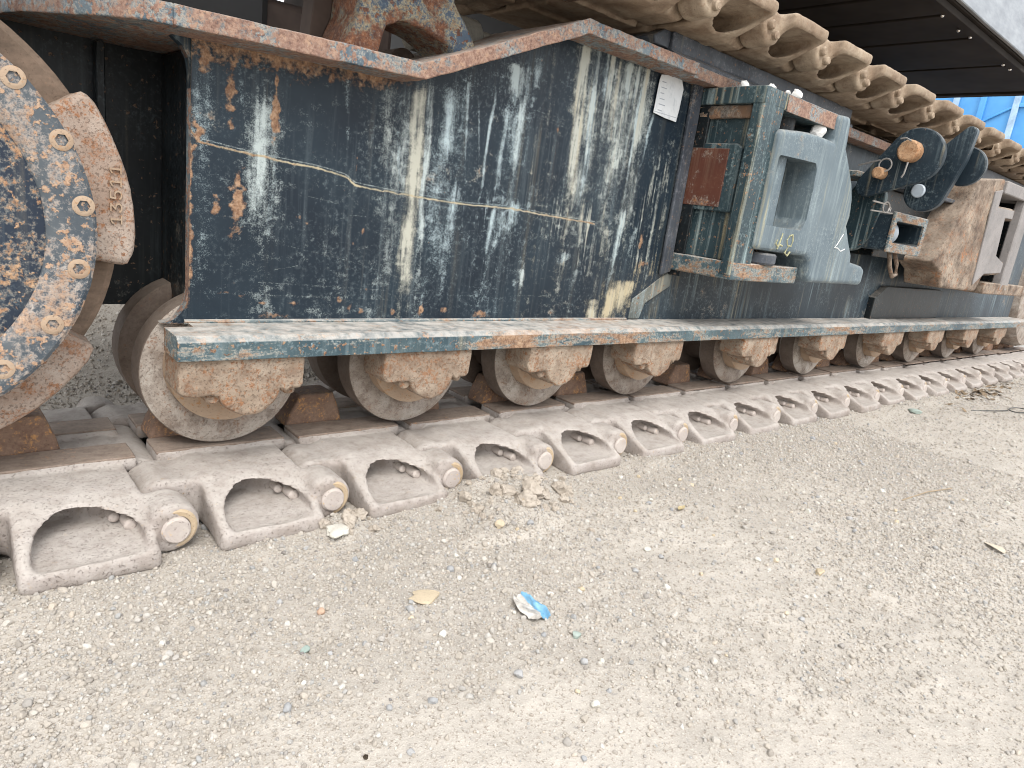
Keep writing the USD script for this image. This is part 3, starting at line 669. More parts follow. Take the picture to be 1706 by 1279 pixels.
a = (ii * nz_ + jj).ravel()
wf = np.vstack([np.stack([a, a + nz_, a + nz_ + 1], 1), np.stack([a, a + nz_ + 1, a + 1], 1)])
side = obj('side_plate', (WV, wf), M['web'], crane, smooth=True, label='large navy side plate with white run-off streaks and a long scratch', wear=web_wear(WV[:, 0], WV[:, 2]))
# plate thickness behind it and the rounded corner at the top left
core_poly = [(0.357, 0.389), (0.385, 0.397), (0.402, 0.425), (0.4085, 0.456), (0.4085, 0.870), (0.404, 0.893), (0.394, 0.912), (0.372, 0.930), (0.88, 0.943), (1.40, 1.174), (1.957, 1.174), (1.957, 0.528), (1.797, 0.446), (1.797, 0.389)]
obj('plate_core', prism(core_poly, WEB_Y + 0.0045, WEB_Y + 0.026, 'y', 0), M['flange_top'], side)
cornr = [(0.4083, 0.84), (0.4083, 0.870), (0.404, 0.893), (0.394, 0.912), (0.374, 0.9275), (0.45, 0.931), (0.45, 0.84)]
obj('corner_gusset', prism(cornr, WEB_Y + 0.0035, WEB_Y + 0.028, 'y', 0), M['paint'], side)
obj('weld_bead', tube([(x_, WEB_Y + 0.001, 0.3915) for x_ in np.arange(0.40, 1.79, 0.02)], 0.006, 8), M['paint_edge'], side)
# diagonal end strip and stiffener at the right end
obj('end_chamfer', worn(prism([(1.790, 0.393), (1.794, 0.462), (1.950, 0.552), (1.985, 0.552), (1.985, 0.508), (1.865, 0.446), (1.845, 0.393)], WEB_Y - 0.004, WEB_Y + 0.03, 'y', 0.005), 0.015, 0.001), paint('pale_weld_strip', base=(0.035, 0.05, 0.055), base2=(0.17, 0.17, 0.145), streak=0.9, pat0=0.15, fine=1.0, rust=0.9, rust_at=0.60, rsc=30.0, off=15.0, cream=(0.38, 0.32, 0.22)), side)
obj('edge_stiffener', worn(prism([(1.905, 0.545), (1.905, 1.165), (1.955, 1.165), (1.955, 0.56)], WEB_Y - 0.016, WEB_Y - 0.003, 'y', 0.004), 0.02, 0.0008), M['paint_rail'], side)
obj('end_plate', rbox(1.962, 1.972, WEB_Y - 0.05, WEB_Y + 0.03, 0.55, 1.185, 0.002), M['paint_dark'], side)
# sticker
sv = np.array([(1.739, 1.130), (1.744, 1.147), (1.800, 1.156), (1.845, 1.153), (1.860, 1.128), (1.856, 1.065), (1.851, 1.029), (1.795, 1.031), (1.735, 1.037)])
def sticker_look():
    L = Look('faded_white_sticker')
    col = L.mix(L.rng(L.noise(1, 5, 0.7, stretch=(60, 60, 25)), 0.52, 0.72), (0.62, 0.64, 0.65), (0.45, 0.48, 0.50))
    return L.done(col, 0.5, L.bump(L.noise(30, 4), 0.003, 0.5))
stk = obj('paper_sticker', prism(sv, WEB_Y - 0.0080, WEB_Y - 0.0065, 'y', 0), sticker_look(), side, label='peeling white paper sticker with faded lines')
ink = flat('faded_ink', (0.30, 0.33, 0.36), 0.7)
lines = [rbox(1.752, 1.752 + w_, WEB_Y - 0.0088, WEB_Y - 0.0078, z_, z_ + 0.0022, 0) for z_, w_ in ((1.128, 0.020), (1.112, 0.026), (1.096, 0.018), (1.080, 0.024), (1.064, 0.03), (1.047, 0.02))]
lines += [rbox(1.737, 1.850, WEB_Y - 0.0088, WEB_Y - 0.0078, 1.0405, 1.0418, 0)]
obj('faded_print', m3.Manifold.batch_boolean(lines, m3.OpType.Add), ink, stk)

# --- flanges ---------------------------------------------------------
fy0, fy1, ft = 1.365, 1.79, 0.034
prof = [(0.352, 0.925), (0.86, 0.9435), (1.33, 1.1515), (1.80, 1.1515)]
top_poly = prof + [(1.80, 1.1515 + ft), (1.325, 1.1515 + ft), (0.853, 0.9435 + ft), (0.352, 0.925 + ft)]
tf = obj('top_flange', worn(prism(top_poly, fy0, fy1, 'y', 0.003), 0.014, 0.0022, 26, 4, 0.0007), M['flange_top'], crane, label='rusty top flange bent into a shallow V')
plan = [(0.354, fy0), (0.325, 1.378), (0.295, 1.405), (0.262, 1.446), (0.236, 1.485), (0.198, 1.555), (0.165, 1.62), (0.142, 1.685), (0.13, 1.79), (0.354, 1.79)]
obj('curved_end', worn(prism(plan, 0.925, 0.925 + ft, 'z', 0.003), 0.014, 0.002, 26, 6, 0.0006), M['flange_top'], tf)
BASE_Z0, BASE_Z1 = 0.343, 0.390
cutb = rbox(0.30, 0.4075, 1.425, 1.60, 0.2, 0.5, 0.002)
bf = prism([(1.33, BASE_Z0), (1.33, BASE_Z1 - 0.011), (1.343, BASE_Z1), (1.482, BASE_Z1), (1.482, BASE_Z0)], 0.353, 6.25, 'x', 0.0015)
base = obj('base_flange', worn(m3.Manifold.batch_boolean([bf, cutb], m3.OpType.Subtract), 0.012, 0.0012, 24, 8, 0.0003), M['paint_edge'], crane, label='long base flange with chipped pale edge above the rollers')
# --- lower web, upper frame side and dark inside ----------------------
obj('lower_side_plate', worn(rbox(1.80, 6.22, 1.4705, 1.4825, 0.389, 1.152, 0.002), 0.03, 0.002, 6, 3), M['paint'], crane)
obj('bracing_plate', worn(prism([(3.66, 0.392), (3.66, 0.50), (3.78, 0.56), (4.55, 0.56), (4.60, 0.55), (4.60, 0.392)], 1.44, 1.486, 'y', 0.004), 0.04, 0.001), M['paint_dark'], crane)
obj('upper_flange', worn(rbox(1.805, 6.0, 1.395, 1.79, 1.1525, 1.188, 0.003), 0.02, 0.0015, 22, 2, 0.0006), M['flange_top'], crane)
rail = m3.Manifold.batch_boolean([prism([(1.41, 1.189), (1.41, 1.203), (1.425, 1.212), (1.425, 1.262), (1.56, 1.262), (1.56, 1.189)], 1.73, 2.93, 'x', 0.003), prism([(1.73, 1.215), (1.665, 1.215), (1.655, 1.235), (1.70, 1.262), (1.732, 1.262)], 1.435, 1.56, 'y', 0.004)], m3.OpType.Add)
obj('slide_rail', worn(rail, 0.02, 0.0012, 20, 5, 0.0006), M['paint_rail'], crane, label='black slide rail under the upper track run')
obj('slide_rail', worn(rbox(3.95, 5.4, 1.40, 1.56, 1.189, 1.258, 0.004), 0.03, 0.001), M['paint_rail'], crane)
obj('rear_side_plate', rbox(-0.1, 6.2, 1.77, 1.785, 0.37, 0.945, 0.002), M['paint_dark'], crane)
obj('box_end_plate', rbox(0.432, 0.445, WEB_Y + 0.027, 1.769, 0.391, 0.923, 0.002), M['paint_dark'], crane)
obj('inner_rib', rbox(0.300, 0.316, 1.73, 1.769, 0.50, 0.92, 0.002), M['paint_dark'], crane)
obj('upper_core', rbox(0.9, 6.0, 1.52, 1.70, 0.60, 0.94, 0.002), M['paint_dark'], crane)

# --- track rollers ----------------------------------------------------
RX = [0.492, 0.962, 1.429, 1.902, 2.561, 3.209, 3.890, 4.531, 5.17, 5.80]
RZ, RR = 0.2795, 0.168
BX = [0.470, 0.915, 1.366, 1.819, 2.455, 3.08, 3.75, 4.36, 4.98, 5.60]
def disc(y0, y1):
    return [(0.0, y0 + 0.012), (0.098, y0 + 0.012), (0.108, y0 + 0.006), (0.128, y0), (0.150, y0), (RR, y0 + 0.010), (RR, y1 - 0.006), (RR - 0.006, y1), (0.0, y1)]
for k, x in enumerate(RX):
    hub = tm(revolve_y([(0, 1.55), (0.105, 1.55), (0.098, 1.60), (0.105, 1.69), (0, 1.69)], x, RZ, 40))
    r = obj('track_roller', hub, M['roller_dark'], crane)
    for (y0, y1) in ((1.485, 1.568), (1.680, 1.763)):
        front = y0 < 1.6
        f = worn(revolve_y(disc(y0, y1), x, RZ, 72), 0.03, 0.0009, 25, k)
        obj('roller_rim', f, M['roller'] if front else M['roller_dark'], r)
    tread = tm(revolve_y([(RR - 0.004, 1.4965), (RR + 0.0012, 1.4965), (RR + 0.0012, 1.560), (RR - 0.004, 1.560)], x, RZ, 72))
    obj('roller_tread', tread, M['roller_dark'], r)
    cp = worn(m3.Manifold.batch_boolean([rbox(x - 0.2, x + 0.2, 1.40, 1.60, 0.1, 0.342, 0.001), revolve_y([(0, 1.440), (0.106, 1.440), (0.119, 1.449), (0.119, 1.496), (0, 1.496)], x - 0.008, RZ + 0.018, 56)], m3.OpType.Intersect), 0.03, 0.001, 25, k)
    obj('seal_cap', cp, M['cap'], r)
    # bearing bracket hanging under the flange
    x = BX[k]
    w0, w1, zb = x - 0.112, x + 0.137, 0.268
    arc = [(x + 0.024 + 0.064 * math.cos(t), 0.284 + 0.064 * math.sin(t)) for t in np.linspace(math.radians(196), math.radians(350), 12)]
    poly = [(w0, 0.345), (w0, zb + 0.012), (w0 + 0.008, zb)] + [(arc[0][0] - 0.008, zb)] + arc + [(x + 0.100, zb - 0.006), (x + 0.108, zb + 0.004), (w1 - 0.006, zb + 0.003), (w1, zb + 0.012), (w1 + 0.002, 0.345)]
    br = worn(prism(poly, 1.341, 1.445, 'y', 0.006), 0.011, 0.0030, 24, 40 + 7 * k, 0.0016)
    bo = obj('bearing_bracket', br, M['bracket'], crane)
    obj('bracket_bolt', CAT([tm(cyl('y', (x - 0.045, zb - 0.006), 0.016, 1.352, 1.44, 10, bev=0.004)), tm(cyl('z', (x + 0.118, 1.375), 0.013, zb - 0.014, zb + 0.01, 10, bev=0.003))]), M['bracket'], bo)

# --- final drive and sprocket ----------------------------------------
DX, DZ = -0.105, 0.567
cov = worn(revolve_y([(0, 1.3585), (0.262, 1.3585), (0.268, 1.362), (0.268, 1.40), (0, 1.40)], DX, DZ, 96), 0.02, 0.0012, 24, 3, 0.0006)
fd = obj('final_drive', cov, M['cover'], crane, label='round final drive cover with blistered orange rust')
rg_ = revolve_y([(0.262, 1.362), (0.266, 1.356), (0.276, 1.350), (0.330, 1.350), (0.3365, 1.356), (0.3365, 1.425), (0.262, 1.425)], DX, DZ, 120)
ring = obj('bolted_ring', worn(rg_, 0.02, 0.0011, 24, 9, 0.0005), M['cover_ring'], fd)
bolts = [(0.1245, 0.7935), (0.1835, 0.7125), (0.2115, 0.6125), (0.2025, 0.508), (0.162, 0.4125), (0.0915, 0.3385), (0.045, 0.850), (0.0, 0.285)]
for bx, bz in bolts:
    hexh = m3.Manifold.cylinder(0.02, 0.0098, 0.0098, 6).transform(np.array([[1, 0, 0, bx], [0, 0, 1, 1.3395], [0, 1, 0, bz]], float))
    b = m3.Manifold.batch_boolean([revolve_y([(0, 1.3475), (0.0125, 1.3472), (0.0165, 1.3490), (0.0172, 1.353), (0, 1.353)], bx, bz, 30), hexh], m3.OpType.Subtract)
    obj('hex_bolt', b, M['cap'], fd)
    obj('bolt_socket', cyl('y', (bx, bz), 0.0112, 1.3527, 1.3535, 6), M['carbody'], fd)
dr = obj('sprocket', worn(revolve_y([(0, 1.50), (0.385, 1.50), (0.397, 1.51), (0.397, 1.72), (0, 1.72)], DX, DZ, 90), 0.03, 0.0012, 20, 2), M['drum'], crane, label='brown rusted sprocket with cast drive blocks')
def block(a0, a1, r0=0.31, r1=0.412):
    pts = [(DX + r0 * math.cos(t), DZ + r0 * math.sin(t)) for t in np.linspace(a0, a1, 10)]
    rr_ = [r1 - 0.006] + [r1] * 10 + [r1 - 0.010]
    pts += [(DX + r * math.cos(t), DZ + r * math.sin(t)) for r, t in zip(rr_, np.linspace(a1, a0, 12))]
    return pts
for i, (a0, a1) in enumerate(((-9, 35), (-76, -32), (58, 102))):
    p = block(math.radians(a0), math.radians(a1))
    tb = obj('drive_block', worn(prism(p, 1.428, 1.53, 'y', 0.012, 8), 0.014, 0.0016, 26, 60 + i, 0.0009), M['block'], dr)
    if i == 0:
        t = meshkit.text_mesh('13511', 0.019, 0.007)
        v = np.asarray(t.vertices); v = v - v.mean(0) * [1, 1, 0]
        # lettering runs up the outer edge of the block
        w = np.stack([0.274 - v[:, 1], 1.4305 - v[:, 2], 0.628 + v[:, 0] * 1.3], 1)
        obj('cast_number', trimesh.Trimesh(w, t.faces, process=False), M['cap'], tb, smooth=False)

# --- arch bracket and pipes on top of the frame ----------------------
arch = [(0.700, 0.965), (0.738, 1.06), (0.752, 1.20), (1.00, 1.20), (0.975, 1.14), (1.03, 1.085), (1.062, 1.040), (1.055, 1.020), (1.005, 1.014), (0.965, 1.045), (0.905, 1.064), (0.845, 1.068), (0.808, 1.048), (0.792, 1.010), (0.786, 0.965)]
ped = obj('arch_bracket', worn(prism(arch, 1.455, 1.60, 'y', 0.008), 0.016, 0.003, 24, 70, 0.0014), M['pedestal'], crane, label='red rusted arch bracket standing in the dip of the top flange')
obj('bracket_web', worn(prism([(0.69, 0.97), (0.70, 1.1), (0.735, 1.2), (0.755, 1.2), (0.742, 1.06), (0.705, 0.97)], 1.60, 1.66, 'y', 0.003), 0.03, 0.001), M['mud'], ped)
obj('carrier_roller', cyl('y', (0.955, 1.010), 0.040, 1.62, 1.76, 30, bev=0.01), M['roller_dark'], crane)
obj('ribbed_pipe', CAT([tm(cyl('x', (1.74, 1.125), 0.052, 1.03, 1.11, 24, bev=0.006)), tm(cyl('x', (1.74, 1.135), 0.062, 1.10, 1.24, 24, bev=0.012)), tm(cyl('x', (1.74, 1.13), 0.045, 1.235, 1.42, 24, bev=0.004))]), M['hose'], crane)
obj('top_lug', worn(rbox(1.22, 1.36, 1.42, 1.50, 1.245, 1.42, 0.006), 0.02, 0.0015), M['pedestal'], crane)

# --- C shaped mounting bracket with the grey hinge arm ----------------
cb = obj('mounting_bracket', worn(rbox(1.952, 2.068, 1.22, 1.262, 0.580, 1.120, 0.005), 0.02, 0.0015, 18, 80), M['paint_box'], crane, label='streaked square mounting bracket beside the large side plate')
obj('bracket_top', worn(prism([(1.950, 1.2), (2.415, 1.2), (2.425, 1.225), (2.425, 1.464), (1.950, 1.464)], 1.100, 1.150, 'z', 0.004).translate((0, 0.02 - 0.001, 0)), 0.02, 0.0012, 18, 81), M['paint_box'], cb)
obj('bracket_top_edge', worn(rbox(2.075, 2.41, 1.2145, 1.2185, 1.098, 1.146, 0.001), 0.02, 0.001), M['flange_top'], cb)
obj('bracket_bottom', worn(prism([(1.955, 1.2185), (2.30, 1.2185), (2.41, 1.235), (2.41, 1.464), (1.955, 1.464)], 0.568, 0.625, 'z', 0.005), 0.02, 0.0014, 18, 82), M['paint_edge'], cb)
obj('bracket_side', worn(rbox(1.985, 2.0, 1.263, 1.463, 0.626, 1.099, 0.002), 0.03, 0.001), M['paint_box'], cb)
obj('weld_pad', worn(rbox(1.962, 1.984, 1.265, 1.460, 1.060, 1.098, 0.004), 0.012, 0.003, 60, 83), paint('orange_burnt_paint', base=(0.04, 0.05, 0.055), base2=(0.16, 0.09, 0.05), streak=0.2, fine=0.4, rust=1.0, rust_at=0.50, off=16.0), cb)
obj('frame_rib', worn(prism([(1.275, 0.775), (1.275, 0.972), (1.295, 0.985), (1.463, 0.985), (1.463, 0.775)], 1.966, 1.9845, 'x', 0.006), 0.02, 0.0012), M['paint_box'], cb)
obj('red_plate', worn(rbox(1.9605, 1.9655, 1.318, 1.458, 0.788, 0.968, 0.001), 0.02, 0.0006), M['rust_window'], cb, label='dark red oxide plate set in the side of the bracket')
# grey arm: hinge barrel, recess and ribbed plate
body_ = prism([(2.045, 0.674), (2.045, 1.030), (2.06, 1.044), (2.237, 1.062), (2.40, 1.060), (2.392, 1.147), (2.478, 1.153), (2.487, 1.12), (2.492, 1.055), (2.53, 1.02), (2.600, 0.95), (2.632, 0.895), (2.645, 0.83), (2.640, 0.80), (2.700, 0.735), (2.735, 0.70), (2.745, 0.668), (2.860, 0.655), (2.885, 0.645), (2.885, 0.580), (2.445, 0.578), (2.425, 0.60), (2.405, 0.650), (2.375, 0.668)], 1.20, 1.40, 'y', 0.017, 10)
pocket = prism([(2.06, 0.752), (2.06, 0.968), (2.30, 0.975), (2.315, 0.955), (2.322, 0.79), (2.30, 0.752)], 1.15, 1.318, 'y', 0.012, 8)
arm = m3.Manifold.batch_boolean([body_, pocket], m3.OpType.Subtract)
arm = m3.Manifold.batch_boolean([arm, cyl('z', (2.130, 1.312), 0.088, 0.745, 0.98, 40)], m3.OpType.Add)
ga = obj('hinge_arm', worn(arm, 0.014, 0.0018, 14, 90, 0.0004), M['casting'], crane, label='smooth grey blue cast hinge arm held between the bracket plates')
obj('hinge_pin', cyl('z', (2.20, 1.30), 0.045, 0.60, 1.10, 28), M['paint_dark'], cb)
obj('pin_washer', cyl('z', (2.16, 1.275), 0.075, 0.626, 0.664, 32, bev=0.006), M['paint_rail'], cb)
chalk = flat('yellow_chalk', (0.33, 0.32, 0.19), 0.9, 0.5, 150)
def scrawl(strokes, y, r=0.0035):
    return CAT([tube([(px_, y, pz_) for px_, pz_ in s], r, 6) for s in strokes])
obj('chalk_mark', scrawl([[(2.16, 0.712), (2.155, 0.700), (2.17, 0.690)], [(2.185, 0.735), (2.180, 0.71), (2.170, 0.682)], [(2.175, 0.698), (2.20, 0.694)], [(2.235, 0.730), (2.222, 0.715), (2.232, 0.698), (2.255, 0.696), (2.262, 0.715), (2.252, 0.735), (2.235, 0.730)], [(2.24, 0.696), (2.225, 0.672), (2.245, 0.664), (2.258, 0.678)]], 1.2, 0.0030), chalk, ga)
obj('paint_scrawl', scrawl([[(2.62, 0.765), (2.59, 0.725), (2.575, 0.712), (2.60, 0.712), (2.63, 0.702), (2.66, 0.712)]], 1.2, 0.0018), M['white_stone'], ga)

# --- latch plates with pins, square tube with ball --------------------
def ycirc(cy, cz, r, n=28, a0=0.0, a1=2 * math.pi):
    return [(cy + r * math.cos(t), cz + r * math.sin(t)) for t in np.linspace(a0, a1, n, endpoint=False)]
def hullpoly(pts):
    return trimesh.convex.convex_hull(np.c_[pts, np.zeros(len(pts))]).vertices if False else pts
def plate_x(circles, x0, x1, bev=0.004):
    return m3.Manifold.batch_hull([cyl('x', (cy, cz), r, x0, x1, 36, bev=bev) for cy, cz, r in circles])
la = obj('latch_plate', worn(plate_x([(1.148, 1.092, 0.104), (1.30, 0.975, 0.045)], 2.935, 2.965), 0.02, 0.0008), M['paint'], crane, label='dark rounded latch plate with a rusty pin')
obj('latch_pin', worn(cyl('x', (1.158, 1.105), 0.040, 2.885, 3.10, 30, bev=0.006), 0.01, 0.0022, 70, 3, 0.0008), M['old_pin'], la)
obj('latch_pin', worn(cyl('x', (1.250, 1.020), 0.022, 2.885, 3.10, 20, bev=0.004), 0.01, 0.0018, 70, 4), M['old_pin'], la)
obj('spring_clip', CAT([tube([(2.90, 1.262 + 0.024 * math.cos(t) - 0.03, 1.050 + 0.024 * math.sin(t)) for t in np.linspace(0, 2 * math.pi, 22)], 0.0032, 6), tube([(2.90, 1.255, 1.068), (2.90, 1.29, 1.058), (2.90, 1.335, 1.045)], 0.0032, 6), tube([(2.878, 1.19, 1.145), (2.878, 1.17, 1.148), (2.878, 1.15, 1.138)], 0.0032, 6), tube([(2.888, 1.146, 1.062), (2.888, 1.150, 1.02), (2.888, 1.156, 1.005)], 0.0035, 6)]), M['wire'], la)
lev = m3.Manifold.batch_boolean([plate_x([(1.125, 0.975, 0.078), (1.062, 1.11, 0.055), (1.02, 1.20, 0.022)], 3.06, 3.095), cyl('x', (1.147, 0.975), 0.028, 3.0, 3.2, 26)], m3.OpType.Subtract)
lv = obj('latch_lever', worn(lev, 0.02, 0.0008), M['paint'], crane, label='dark hooked lever with a round hole')
obj('lever_rim', plate_x([(1.147, 0.975, 0.0265)], 3.052, 3.09), flat('pale_pin_end', (0.42, 0.48, 0.54), 0.4), lv)
obj('rear_disc', worn(plate_x([(1.035, 1.085, 0.075)], 3.14, 3.165), 0.03, 0.0006), M['paint'], lv)
obj('latch_lug', worn(plate_x([(1.325, 0.93, 0.075), (1.36, 0.80, 0.09)], 3.02, 3.05), 0.02, 0.001), M['paint_box'], crane)
obj('latch_shelf', worn(rbox(2.90, 3.12, 1.33, 1.48, 1.004, 1.026, 0.003), 0.02, 0.001), M['paint_edge'], crane)
obj('latch_shelf', worn(rbox(3.32, 4.10, 1.28, 1.48, 1.000, 1.018, 0.003), 0.02, 0.001), M['paint_rail'], crane)
obj('latch_core', rbox(3.30, 4.0, 1.36, 1.485, 0.70, 0.995, 0.004), M['paint_dark'], crane)
tubeo = m3.Manifold.batch_boolean([rbox(3.025, 3.372, 1.20, 1.48, 0.730, 0.878, 0.006), rbox(3.052, 3.345, 1.15, 1.40, 0.765, 0.850, 0.008)], m3.OpType.Subtract)
tb = obj('square_tube', worn(tubeo, 0.02, 0.001, 20, 95), M['paint'], crane, label='short square tube open at its end with a ball inside')
obj('tube_lip', worn(m3.Manifold.batch_boolean([rbox(3.020, 3.378, 1.192, 1.204, 0.724, 0.886, 0.003), rbox(3.05, 3.347, 1.15, 1.30, 0.763, 0.852, 0.004)], m3.OpType.Subtract), 0.02, 0.0008), M['paint_edge'], tb)
bs = trimesh.creation.icosphere(subdivisions=3, radius=0.056); bs.apply_scale([1.25, 1, 1.0]); bs.apply_translation([3.125, 1.265, 0.803])
obj('tube_ball', bs, M['ball'], tb, smooth=True)
obj('tube_hook', tube([(3.16, 1.24, 0.735), (3.155, 1.225, 0.70), (3.17, 1.22, 0.66), (3.215, 1.22, 0.625), (3.25, 1.22, 0.635), (3.245, 1.225, 0.68), (3.22, 1.24, 0.735)], 0.009, 8), M['arm'], tb)
obj('retaining_wire', CAT([tube([(2.80, 1.20, 0.905), (2.95, 1.205, 0.905), (2.985, 1.205, 0.895), (2.985, 1.205, 0.882)], 0.0035, 6), tube([(2.93 + 0.03 * math.cos(t), 1.20, 0.893 + 0.02 * math.sin(t)) for t in np.linspace(0, 6.3, 18)], 0.0035, 6), tube([(2.80, 1.20, 0.87), (2.9, 1.2, 0.873), (3.0, 1.2, 0.876)], 0.003, 6)]), M['wire'], tb)

# --- rusty far arm and its bracket ------------------------------------
fa = prism([(3.84, 0.592), (3.80, 0.66), (3.66, 0.705), (3.74, 0.80), (3.86, 0.965), (3.90, 1.03), (3.925, 1.12), (3.95, 1.130), (4.36, 1.178), (4.345, 1.04), (4.67, 1.05), (4.66, 0.985), (4.51, 0.982), (4.55, 0.80), (4.60, 0.775), (4.73, 0.765), (4.745, 0.720), (4.72, 0.690), (4.43, 0.672), (4.37, 0.585)], 1.22, 1.40, 'y', 0.012, 8)
fo = obj('hinge_arm', worn(fa, 0.025, 0.004, 8, 97, 0.001), M['arm'], crane, label='rust stained brown hinge arm sloping down to a wide foot')
obj('arm_face', worn(prism([(4.28, 0.62), (4.22, 1.10), (4.33, 1.12), (4.33, 1.03), (4.62, 1.04), (4.62, 0.995), (4.49, 0.99), (4.53, 0.79), (4.70, 0.755), (4.70, 0.70), (4.42, 0.685)], 1.212, 1.2215, 'y', 0.003), 0.04, 0.001), M['arm_grey'], fo)
fb = obj('mounting_bracket', worn(rbox(4.80, 4.95, 1.22, 1.27, 0.60, 1.13, 0.006), 0.03, 0.001), M['arm_grey'], crane)
obj('bracket_top', worn(rbox(4.40, 5.1, 1.22, 1.48, 1.110, 1.175, 0.005), 0.03, 0.001), M['arm_grey'], fb)
obj('bracket_bottom', worn(rbox(4.52, 5.3, 1.22, 1.48, 0.575, 0.64, 0.005), 0.03, 0.001), M['arm'], fb)
obj('bracket_side', rbox(5.0, 5.05, 1.28, 1.48, 0.64, 1.11, 0.003), M['paint_dark'], fb)
# far idler
obj('idler_wheel', worn(revolve_y([(0, 1.45), (0.2, 1.43), (0.5, 1.45), (0.52, 1.50), (0.52, 1.64), (0, 1.66)], 6.80, 0.66, 48), 0.06, 0.001), M['roller'], crane)

# --- carbody in the dark behind ---------------------------------------
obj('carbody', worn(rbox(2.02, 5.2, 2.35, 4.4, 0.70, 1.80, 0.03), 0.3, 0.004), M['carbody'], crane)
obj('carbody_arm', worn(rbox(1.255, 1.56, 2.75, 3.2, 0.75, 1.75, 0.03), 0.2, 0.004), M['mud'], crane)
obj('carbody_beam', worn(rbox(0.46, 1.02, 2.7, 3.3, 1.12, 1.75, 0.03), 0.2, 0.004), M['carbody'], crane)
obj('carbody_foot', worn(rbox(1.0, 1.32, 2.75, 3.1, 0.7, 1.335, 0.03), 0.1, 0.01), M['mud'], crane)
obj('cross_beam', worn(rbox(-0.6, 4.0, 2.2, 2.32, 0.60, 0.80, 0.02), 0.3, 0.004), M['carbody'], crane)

# ------------------------------------------------------------------ platform overhead
PZ = 1.90
pf = thing('overhanging_platform', 'dark ribbed steel platform with a grey side panel hanging over the upper track', 'platform')
ye = 1.535
obj('underside_sheet', rbox(2.2, 5.87, ye + 0.02, 4.3, PZ + 0.03, PZ + 0.045, 0.002), M['roof_under'], pf)
ribx = [2.30, 2.75, 3.15, 3.62, 3.98, 4.42, 5.05, 5.78]
for x0_, x1_ in zip(ribx[:-1], ribx[1:]):
    obj('underside_panel', rbox(x0_ + 0.018, x1_ - 0.018, ye + 0.055, 4.25, PZ + 0.006, PZ + 0.029, 0.003), M['roof_under'], pf)
obj('edge_angle', rbox(2.2, 5.85, ye, ye + 0.05, PZ - 0.004, PZ + 0.028, 0.003), M['roof_under'], pf)
obj('end_angle', rbox(5.80, 5.87, ye + 0.052, 4.3, PZ - 0.002, PZ + 0.0285, 0.003), M['roof_under'], pf)
obj('side_panel', worn(rbox(2.2, 5.12, ye - 0.045, ye - 0.02, PZ + 0.035, PZ + 1.3, 0.004), 0.15, 0.003, 2), M['panel'], pf)
obj('rear_deck', rbox(-1.5, 2.19, 2.0, 4.3, PZ + 0.01, PZ + 0.05, 0.004), M['roof_under'], pf)
obj('panel_back', rbox(2.2, 5.87, ye - 0.018, ye + 0.018, PZ + 0.03, PZ + 1.2, 0.003), M['roof_under'], pf)
for (sx, sy) in ((3.60, 0.05), (3.95, 0.05), (4.22, 0.06), (4.36, 0.045), (4.98, 0.05), (5.10, 0.045)):
    s = trimesh.creation.icosphere(subdivisions=2, radius=0.009); s.apply_translation([sx, ye + sy, PZ - 0.004])
    obj('screw', s, M['screw'], pf, smooth=True)

# ------------------------------------------------------------------ blue container beyond
bc = thing('blue_container', 'bright blue steel container standing beyond the end of the tracks', 'container')
obj('front_panel', rbox(9.0, 9.03, 1.0, 5.0, 0.12, 2.75, 0.004), M['blue'], bc)
obj('container_body', rbox(9.031, 14.0, 1.0, 5.0, 0.10, 2.78, 0.01), M['blue'], bc)
for y_ in (1.5, 2.63, 2.95, 3.22, 4.2):
    obj('door_frame', rbox(8.965, 8.999, y_ - 0.03, y_ + 0.03, 0.12, 2.75, 0.006), M['blue_edge' if y_ in (2.63, 3.22) else 'blue'], bc)
obj('diagonal_brace', tube([(8.985, 3.2, 2.12), (8.985, 2.66, 2.42)], 0.012, 6), M['blue'], bc)
obj('cross_rail', rbox(8.97, 8.999, 1.0, 2.6, 2.42, 2.46, 0.004), M['blue'], bc)

# ------------------------------------------------------------------ loose things
def lump(seed, s, flat_=0.7, sub=2, rough=0.12):
    m = pebble(seed, flat_, sub)
    v = np.asarray(m.vertices)
    v = v * (1 + rough * 2 * (meshkit.fbm(v * 2.3 + seed, 3, seed)[:, None] - 0.5))
    rg = np.random.default_rng(seed); a = rg.uniform(0, 6.28); c_, s_ = math.cos(a), math.sin(a)
    v = v @ np.array([[c_, s_, 0], [-s_, c_, 0], [0, 0, 1]])
    return trimesh.Trimesh(v * s, m.faces, process=False)
def rest(m, x, y, z=None, sink=0.25):
    v = np.asarray(m.vertices); lo_, hi_ = v[:, 2].min(), v[:, 2].max()
    z = float(ground_height(np.array([x]), np.array([y]))[0]) if z is None else z
    m.vertices = v + [x, y, z - lo_ - sink * (hi_ - lo_)]
    return m
for (x, y, z, s, lab) in ((2.015, 1.345, 1.1505, 0.020, 'flat white stone chip nearest the side plate on top of the streaked bracket'), (2.075, 1.285, 1.1505, 0.024, 'largest white stone on top of the streaked bracket'),
                          (2.055, 1.315, 1.1505, 0.011, 'tiny white stone crumb between two larger ones on the streaked bracket'), (2.110, 1.250, 1.1505, 0.013, 'small white stone right of the largest one on the streaked bracket'), (2.165, 1.245, 1.1505, 0.020, 'rounded white stone farthest right on top of the streaked bracket'),
                          (2.345, 1.245, 1.0615, 0.034, 'chunky white stone lying on the grey hinge arm')):
    obj('white_stone', rest(lump(int(x * 1000), s, 0.75, 2, 0.35), x, y, z, 0.03), M['white_stone'], smooth=25, label=lab, cat='stone')
clod_look = rusty('dry_earth_clod', a=(0.32, 0.275, 0.225), b=(0.43, 0.38, 0.325), spot=(0.27, 0.20, 0.14), spots=0.58, darkat=0.6, bump=0.003)
rg = np.random.default_rng(8)
